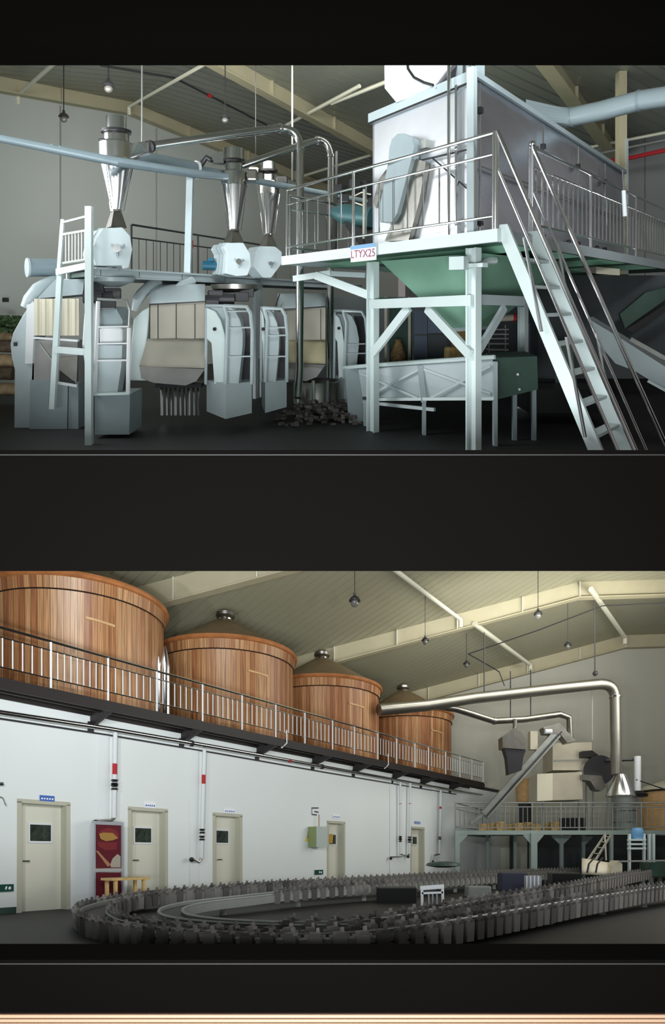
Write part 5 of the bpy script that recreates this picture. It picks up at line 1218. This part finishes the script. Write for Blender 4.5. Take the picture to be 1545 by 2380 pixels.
for x in (1262, 1345): b = M(LO); b.bar(Q(x, 1860, 25.6), Z(Q(x, 1860, 25.6), zp), .07, .07, up=(1, 0, 0)); b.build('leg', 'zinc', T)
b = M(LO); b.prism([Q(x, y, 25.3) for x, y in [(1352, 1746), (1376, 1744), (1392, 1756), (1386, 1760), (1352, 1760)]], (0, .5, 0)); b.build('motor_bracket', 'black', T)
T = thing('dark_fan', 'dark round fan housing hanging right of the beige machine', 'fan', LO, Q(1390, 1860, 25))
b = M(LO); b.tube([Q(1392, 1790, 25.2), Q(1392, 1790, 25.7)], .58, 22); b.build('housing', 'dark_steel', T, smooth=True)
b = M(LO); b.prism([Q(x, y, 25.1) for x, y in [(1352, 1800), (1398, 1803), (1408, 1828), (1398, 1838), (1384, 1835), (1372, 1815), (1352, 1812)]], (0, .5, 0)); b.build('outlet', 'steel_dull', T)
for x in (1362, 1378, 1412): b = M(LO); b.bar(Q(x, 1800, 25.8), Z(Q(x, 1800, 25.8), zp), .06, .06, up=(1, 0, 0)); b.build('leg', 'zinc', T)
T = thing('round_vessel', 'shiny round steel vessel with a wide conical hood on the far platform', 'vessel', LO, Z(Q(1455, 1920, 24.9), zp))
v = Z(Q(1453, 0, 25.9), 0); zt_ = Q(1453, 1843, 25.9).z
b = M(LO); b.lathe(v, [(.52, zp), (.52, zt_), (.3, zt_+.25)], 26); b.build('body', 'zinc', T, smooth=True)
for z in (zp+.35, zp+.8): b = M(LO); b.lathe(v, [(.535, z-.02), (.535, z+.02)], 26); b.build('hoop', 'steel_bright', T, smooth=True)
b = M(LO); b.lathe(Z(Q(1483, 0, 25.5), 0), [(.34, Q(0, 1852, 25.5).z), (.36, Q(0, 1846, 25.5).z), (.12, Q(0, 1838, 25.5).z), (.05, Q(0, 1832, 25.5).z)], 18); b.build('pot_lid', 'black', T, smooth=True)
tubeT('thin steel pipe joining the duct to a short white standpipe', [Q(1405, 1768, 25.0), Q(1482, 1765, 25.0)], .06, 'dark_steel', 'link_pipe', 'pipe', 8)
tubeT('short white standpipe at the right of the round vessel', [Q(1481, 1758, 24.9), Q(1481, 1838, 24.9)], .13, 'white_paint', 'stand_pipe', 'pipe', 10)
T = thing('wooden_vat', 'orange wooden vat behind the inclined conveyor', 'vat', LO, Z(Q(1220, 0, 27), zp))
b = M(LO); v = Z(Q(1220, 0, 27.5), 0); b.lathe(v, [(.36, Q(0, 1865, 27.5).z), (.42, Q(0, 1812, 27.5).z)], 18); b.build('body', 'wood_trim', T, smooth=True)
b = M(LO); b.lathe(v, [(.30, zp), (.30, Q(0, 1866, 27.5).z)], 12); b.build('base', 'dark_steel', T)
T = thing('wooden_vat', 'wide slatted vat with a pitched roof at the right edge of the far platform', 'vat', LO, Z(Q(1540, 0, 27), zp))
b = M(LO); v = Z(Q(1560, 0, 27.0), 0)
b.lathe(v, [(1.15, zp), (1.15, Q(0, 1842, 27).z)], 24); b.build('body', 'wood_trim', T, smooth=True)
b = M(LO); b.lathe(v, [(1.3, Q(0, 1838, 27).z), (1.3, Q(0, 1832, 27).z), (.2, Q(0, 1812, 27).z)], 24); b.build('cover', 'panel_cream', T, smooth=True)
b = M(LO); b.bar(Q(1478, 1812, 24.8), Q(1560, 1840, 24.8), .03, .04); tag(b.build('slanted_pipe', 'dark_steel'), 'dark slanted pipe passing right of the standpipe', 'pipe')
T = thing('water_cooler_stand', 'pale blue framed stand with a blue drum below the far platform', 'stand', LO, Q(1490, 2030, 23.5))
for x in (1462, 1496, 1508, 1518):
    b = M(LO); b.bar(Q(x, 1938, 23.5), Q(x, 2035, 23.5), .11, .08, up=(1, 0, 0)); b.build('upright', 'pale_blue', T)
for y in (1952, 1962, 1972):
    b = M(LO); b.bar(Q(1458, y, 23.4), Q(1500, y, 23.4), .1, .07); b.build('shelf', 'pale_blue', T)
b = M(LO); b.lathe(Q(1480, 1950, 23.6), [(.2, 0), (.22, .15), (.22, .3), (.18, .4)], 14); b.build('blue_drum', 'sign_blue', T, smooth=True)
T = thing('small_stair', 'small steel stair leading up to the far platform', 'stair', LO, Q(1390, 2010, 24.3))
b = M(LO); b.bar(Q(1353, 2018, 23.2), Q(1408, 1937, 24.8), .05, .08); b.build('stringer', 'canvas', T)
b = M(LO); b.bar(Q(1372, 2018, 23.2), Q(1420, 1940, 24.8), .05, .08); b.build('stringer', 'canvas', T)
for i in range(6):
    p, q = lerp(Q(1353, 2018, 23.2), Q(1408, 1937, 24.8), (i+.5)/6), lerp(Q(1372, 2018, 23.2), Q(1420, 1940, 24.8), (i+.5)/6); b = M(LO); b.bar(p, q, .2, .03); b.build('tread', 'canvas', T)
b = M(LO); b.bar(Q(1405, 1940, 24.5), Q(1408, 2000, 24.0), .05, .05, up=(1, 0, 0)); b.build('post', 'canvas', T)
T = thing('curved_bin', 'cream bin with curved silver sides at the end of the conveyor', 'bin', LO, Q(1400, 2035, 21))
rows = []
for k in range(8):
    a = k/7*PI*.55; rows.append([Q(1352+j*12.5, 2032-38*math.sin(a)*(1-.04*j)+j*.6, 20.8+.9*(1-math.cos(a))) for j in range(8)])
b = M(LO); b.sheet(rows); b.build('curved_side', 'cream_plastic', T, smooth=True, solid=.03)
b = M(LO); b.prism([Q(x, y, 20.7) for x, y in [(1418, 2030), (1446, 2032), (1446, 2008), (1438, 2000), (1425, 2012)]], (.0, .6, 0)); b.build('end_plate', 'cream_plastic', T)
for x in (1372, 1392): b = M(LO); b.tube([Q(x-8, 2028, 20.6), Q(x-4, 2008, 20.65), Q(x+8, 1994, 21.0)], .03, 6); b.build('side_strip', 'dark_steel', T, smooth=True)
b = M(LO); b.box(Q(1535, 2020, 21), (1.0, .8, .45)); tag(b.build('green_cabinet', 'dark_green'), 'dark green cabinet at the right edge below the far platform', 'cabinet')
b = M(LO); b.bar(Q(1440, 2002, 20.6), Q(1600, 1999, 20.6), .1, .05); tag(b.build('worktop', 'conveyor_frame'), 'narrow grey worktop running to the right edge behind the bin', 'worktop')
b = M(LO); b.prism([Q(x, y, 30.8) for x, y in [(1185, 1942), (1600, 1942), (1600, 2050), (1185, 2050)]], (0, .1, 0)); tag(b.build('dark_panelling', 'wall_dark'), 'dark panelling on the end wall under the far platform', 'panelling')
for x0, x1, m in ((1195, 1225, 'wall_end'),):
    b = M(LO); b.prism([Q(x, y, 30.6) for x, y in [(x0, 1942), (x1, 1942), (x1, 2040), (x0, 2040)]], (0, .1, 0)); tag(b.build('olive_board', m), 'pale olive panel under the far platform left of the middle leg', 'panel')
# ---------------------------------------------------------------- conveyor loops
def smooth_path(pts, n=14):
    P_ = [Vector(p) for p in pts]; out = []
    for i in range(len(P_)-1):
        p0, p1, p2, p3 = P_[max(i-1, 0)], P_[i], P_[i+1], P_[min(i+2, len(P_)-1)]
        for k in range(n):
            t = k/n; out.append(.5*((2*p1)+(-p0+p2)*t+(2*p0-5*p1+4*p2-p3)*t*t+(-p0+3*p1-3*p2+p3)*t**3))
    out.append(P_[-1]); return out
def resample(path, step):
    out = [path[0].copy()]; acc = 0
    for a, c in zip(path, path[1:]):
        L = (c-a).length
        while acc+L >= step:
            t = (step-acc)/L; a = lerp(a, c, t); L = (c-a).length; out.append(a.copy()); acc = 0
        acc += L
    return out
def cz(px, py, d): return Q(px, py, d)
OUTER = smooth_path([cz(1330, 2020, 26.5), cz(1100, 2029, 21.5), cz(830, 2042, 17.5), cz(600, 2055, 15.3), cz(430, 2068, 13.8), cz(320, 2080, 12.6), cz(240, 2098, 11.2), cz(215, 2115, 10.0), cz(250, 2136, 8.8), cz(360, 2152, 7.9), cz(560, 2166, 7.1), cz(760, 2168, 6.8), cz(960, 2152, 7.4), cz(1160, 2122, 8.9), cz(1350, 2090, 11.2), cz(1545, 2060, 14.5), cz(1680, 2045, 17)])
INNER = smooth_path([cz(1300, 2028, 24.0), cz(1080, 2040, 19.5), cz(900, 2052, 16.2), cz(700, 2066, 13.8), cz(560, 2080, 12.2), cz(455, 2092, 11.2), cz(400, 2106, 10.3), cz(415, 2122, 9.5), cz(520, 2134, 8.9), cz(700, 2140, 8.6), cz(870, 2134, 8.8), cz(1010, 2112, 9.8), cz(1180, 2082, 12.0), cz(1330, 2058, 14.8), cz(1440, 2036, 18.5), cz(1545, 2018, 23)])
def offset(path, o):
    out = []
    for i, p in enumerate(path):
        t = path[min(i+1, len(path)-1)]-path[max(i-1, 0)]; t.z = 0; t.normalize(); out.append(p+Vector((-t.y, t.x, 0))*o)
    return out
def conveyor(path, label, w, skirt):
    T = thing('loop_conveyor', label, 'conveyor', LO, path[len(path)//2])
    L_, R_ = offset(path, -w/2), offset(path, w/2)
    b = M(LO); b.sheet([[up(p, -.10) for p in L_], [up(p, -.10) for p in R_]]); b.build('track_bed', 'channel_dark', T, solid=.02)
    for side in (L_, R_):
        b = M(LO); b.sheet([[up(p, -.05) for p in side], [up(p, -.05-skirt) for p in side]]); b.build('side_skirt', 'conveyor_frame', T, solid=.03)
        b = M(LO); b.tube([up(p, -.04) for p in side], .022, 6); b.build('guide_rail', 'conveyor_frame', T, smooth=True)
    for p in resample(path, 2.3)[1:]:
        b = M(LO); b.bar(up(p, -.1), Z(p, -1.1), .10, .10, up=(1, 0, 0)); b.build('leg', 'conveyor_frame', T)
    return T
conveyor(OUTER, 'outer loop conveyor with a chain of grey carriers, sweeping round at the left', .42, .17)
conveyor(INNER, 'inner loop conveyor lying inside the curve of the outer one', .36, .14)
CL = {'o': 'small grey carrier riding on the outer loop conveyor', 'i': 'small grey carrier riding on the inner loop conveyor'}
CG = {'o': 'carriers on the outer loop conveyor', 'i': 'carriers on the inner loop conveyor'}
SPOTS = []
for path, gr, offs, step in ((OUTER, 'o', (-.25, .25), .25), (INNER, 'i', (-.20, .20), .30)):
    for o in offs:
        pts = resample(offset(path, o), step)
        for i, p in enumerate(pts):
            px = CX+F*p.x/p.y
            if gr == 'i' and px < 640: continue
            if -20 < px < 1570: SPOTS.append((p.y, gr, p, pts[min(i+1, len(pts)-1)]-pts[i-1 if i else 0]))
SPOTS.sort(key=lambda q: q[0])
def carrier(b, p, t):
    t = Vector((t.x, t.y, 0)).normalized(); n = Vector((-t.y, t.x, 0))
    def ring(sx, sy, z, o=0.): return [p+t*(x*sx+.03*o)+n*(y*sy)+Vector((0, 0, z)) for x, y in ((-1, -1), (1, -1), (1, 1), (-1, 1))]
    b.hexa(ring(.072, .030, -.23), ring(.076, .04, .0)); b.hexa(ring(.055, .045, .0), ring(.05, .06, .035)); b.hexa(ring(.018, .022, .035, 1), ring(.014, .018, .085, 1)); b.hexa(ring(.11, .012, -.02), ring(.11, .012, .01))
proto = {}; NI = 296
for d, gr, p, t in SPOTS[:NI]:
    key = round(math.atan2(t.y, t.x)/(PI/8))      # carriers turn with the track
    if key not in proto:
        b = M(LO); a = key*PI/8; carrier(b, p, Vector((math.cos(a), math.sin(a), 0)))
        c = b.build('conveyor_carrier', 'carrier_grey'); proto[key] = (c, p.copy(), c.location.copy())
    else:
        src, p0, w0 = proto[key]; c = src.copy(); COL.objects.link(c); c.location = w0+LO.w(p)-LO.w(p0)
    tag(c, CL[gr], 'carrier', CG[gr])
b = M(LO)
for d, gr, p, t in SPOTS[NI:]: carrier(b, p, t)
tag(b.build('conveyor_carriers', 'carrier_grey'), 'distant mass of grey carriers on the far runs of the loop conveyors', 'carriers', kind='stuff')
# things under and between the conveyors
T = thing('white_stool', 'white slatted stool under the back run of the conveyor', 'stool', LO, Q(1003, 2118, 12.5))
for x in (980, 1028): b = M(LO); b.bar(Q(x, 2062, 12.5), Q(x+1, 2120, 12.5), .05, .05, up=(1, 0, 0)); b.build('leg', 'white_paint', T)
b = M(LO); b.bar(Q(976, 2064, 12.5), Q(1031, 2060, 12.5), .08, .08); b.build('seat', 'white_paint', T)
b = M(LO); b.bar(Q(980, 2076, 12.5), Q(1029, 2074, 12.5), .05, .04); b.build('rail', 'white_paint', T)
for x in (996, 1005, 1015): b = M(LO); b.bar(Q(x, 2078, 12.5), Q(x+1, 2116, 12.5), .025, .03, up=(1, 0, 0)); b.build('slat', 'frame_alu', T)
T = thing('pale_crate', 'pale ribbed crate standing under the conveyor near the far platform', 'crate', LO, Q(1238, 2068, 16))
b = M(LO); b.box(Q(1238, 2052, 16), (.34, .3, .36)); b.build('body', 'frame_alu', T)
for i in range(4): b = M(LO); b.bar(Q(1224+i*9, 2036, 15.83), Q(1224+i*9, 2068, 15.83), .03, .02, up=(1, 0, 0)); b.build('rib', 'paper', T)
for i, (x, y, d, w, h, m, l) in enumerate(((1190, 2050, 17.5, .7, .5, 'navy_cloth', 'dark bundle under the conveyor left of the pale crate'), (1310, 2045, 18.5, .8, .42, 'black', 'black box under the conveyor right of the pale crate'), (920, 2085, 15, .9, .5, 'black', 'black box in the shade under the back run of the conveyor'), (1110, 2072, 17, .6, .3, 'conveyor_frame', 'low grey frame box under the conveyor'))):
    b = M(LO); b.box(Q(x, y, d), (w, .5, h)); tag(b.build('storage_box', m, bevel=.03), l, 'box')
b = M(LO); b.lathe(Q(1030, 2012, 20), [(.2, -.06), (.55, 0), (.5, .08), (.2, .13)], 14); tag(b.build('dark_cover', 'dark_green', smooth=True), 'dark green round cover lying beyond the back run of the conveyor', 'cover')
# ---------------------------------------------------------------- lamps and wires
LG = 'pendant lamps of the lower hall'
r2z = lambda v: roof2(v[0], v[1])
for x, y, d, s, l in ((824, 1392, 17.5, 1.2, 'pendant lamp above and left of the third tank'), (988, 1486, 22.5, 1.0, 'pendant lamp before the middle rafter, above the farthest tank'), (1250, 1424, 22.5, 1.15, 'pendant lamp left of the bent ridge, highest of the right group'),
                      (1319, 1497, 25.5, 1.1, 'pendant lamp above the long duct'), (1084, 1541, 26.5, 1.1, 'pendant lamp above the left part of the long duct')):
    lamp(LO, x, y, d, s, l, LG, r2z)
b = M(LO); b.tube([Q(1088, 1520, 26), Q(1250, 1465, 25.5), Q(1400, 1408, 25), Q(1600, 1399, 24.5)], .022, 6); tag(b.build('ceiling_wire', 'dark_steel'), 'dark wire stretched below the roof towards the bent ridge', 'wire')
b = M(LO); b.tube([Q(1088, 1520, 26), Q(1150, 1555, 27.5), Q(1160, 1562, 27.6), Q(1172, 1594, 27.6)], .022, 6); tag(b.build('ceiling_wire', 'dark_steel'), 'dark wire dropping from the roof to the end wall', 'wire')
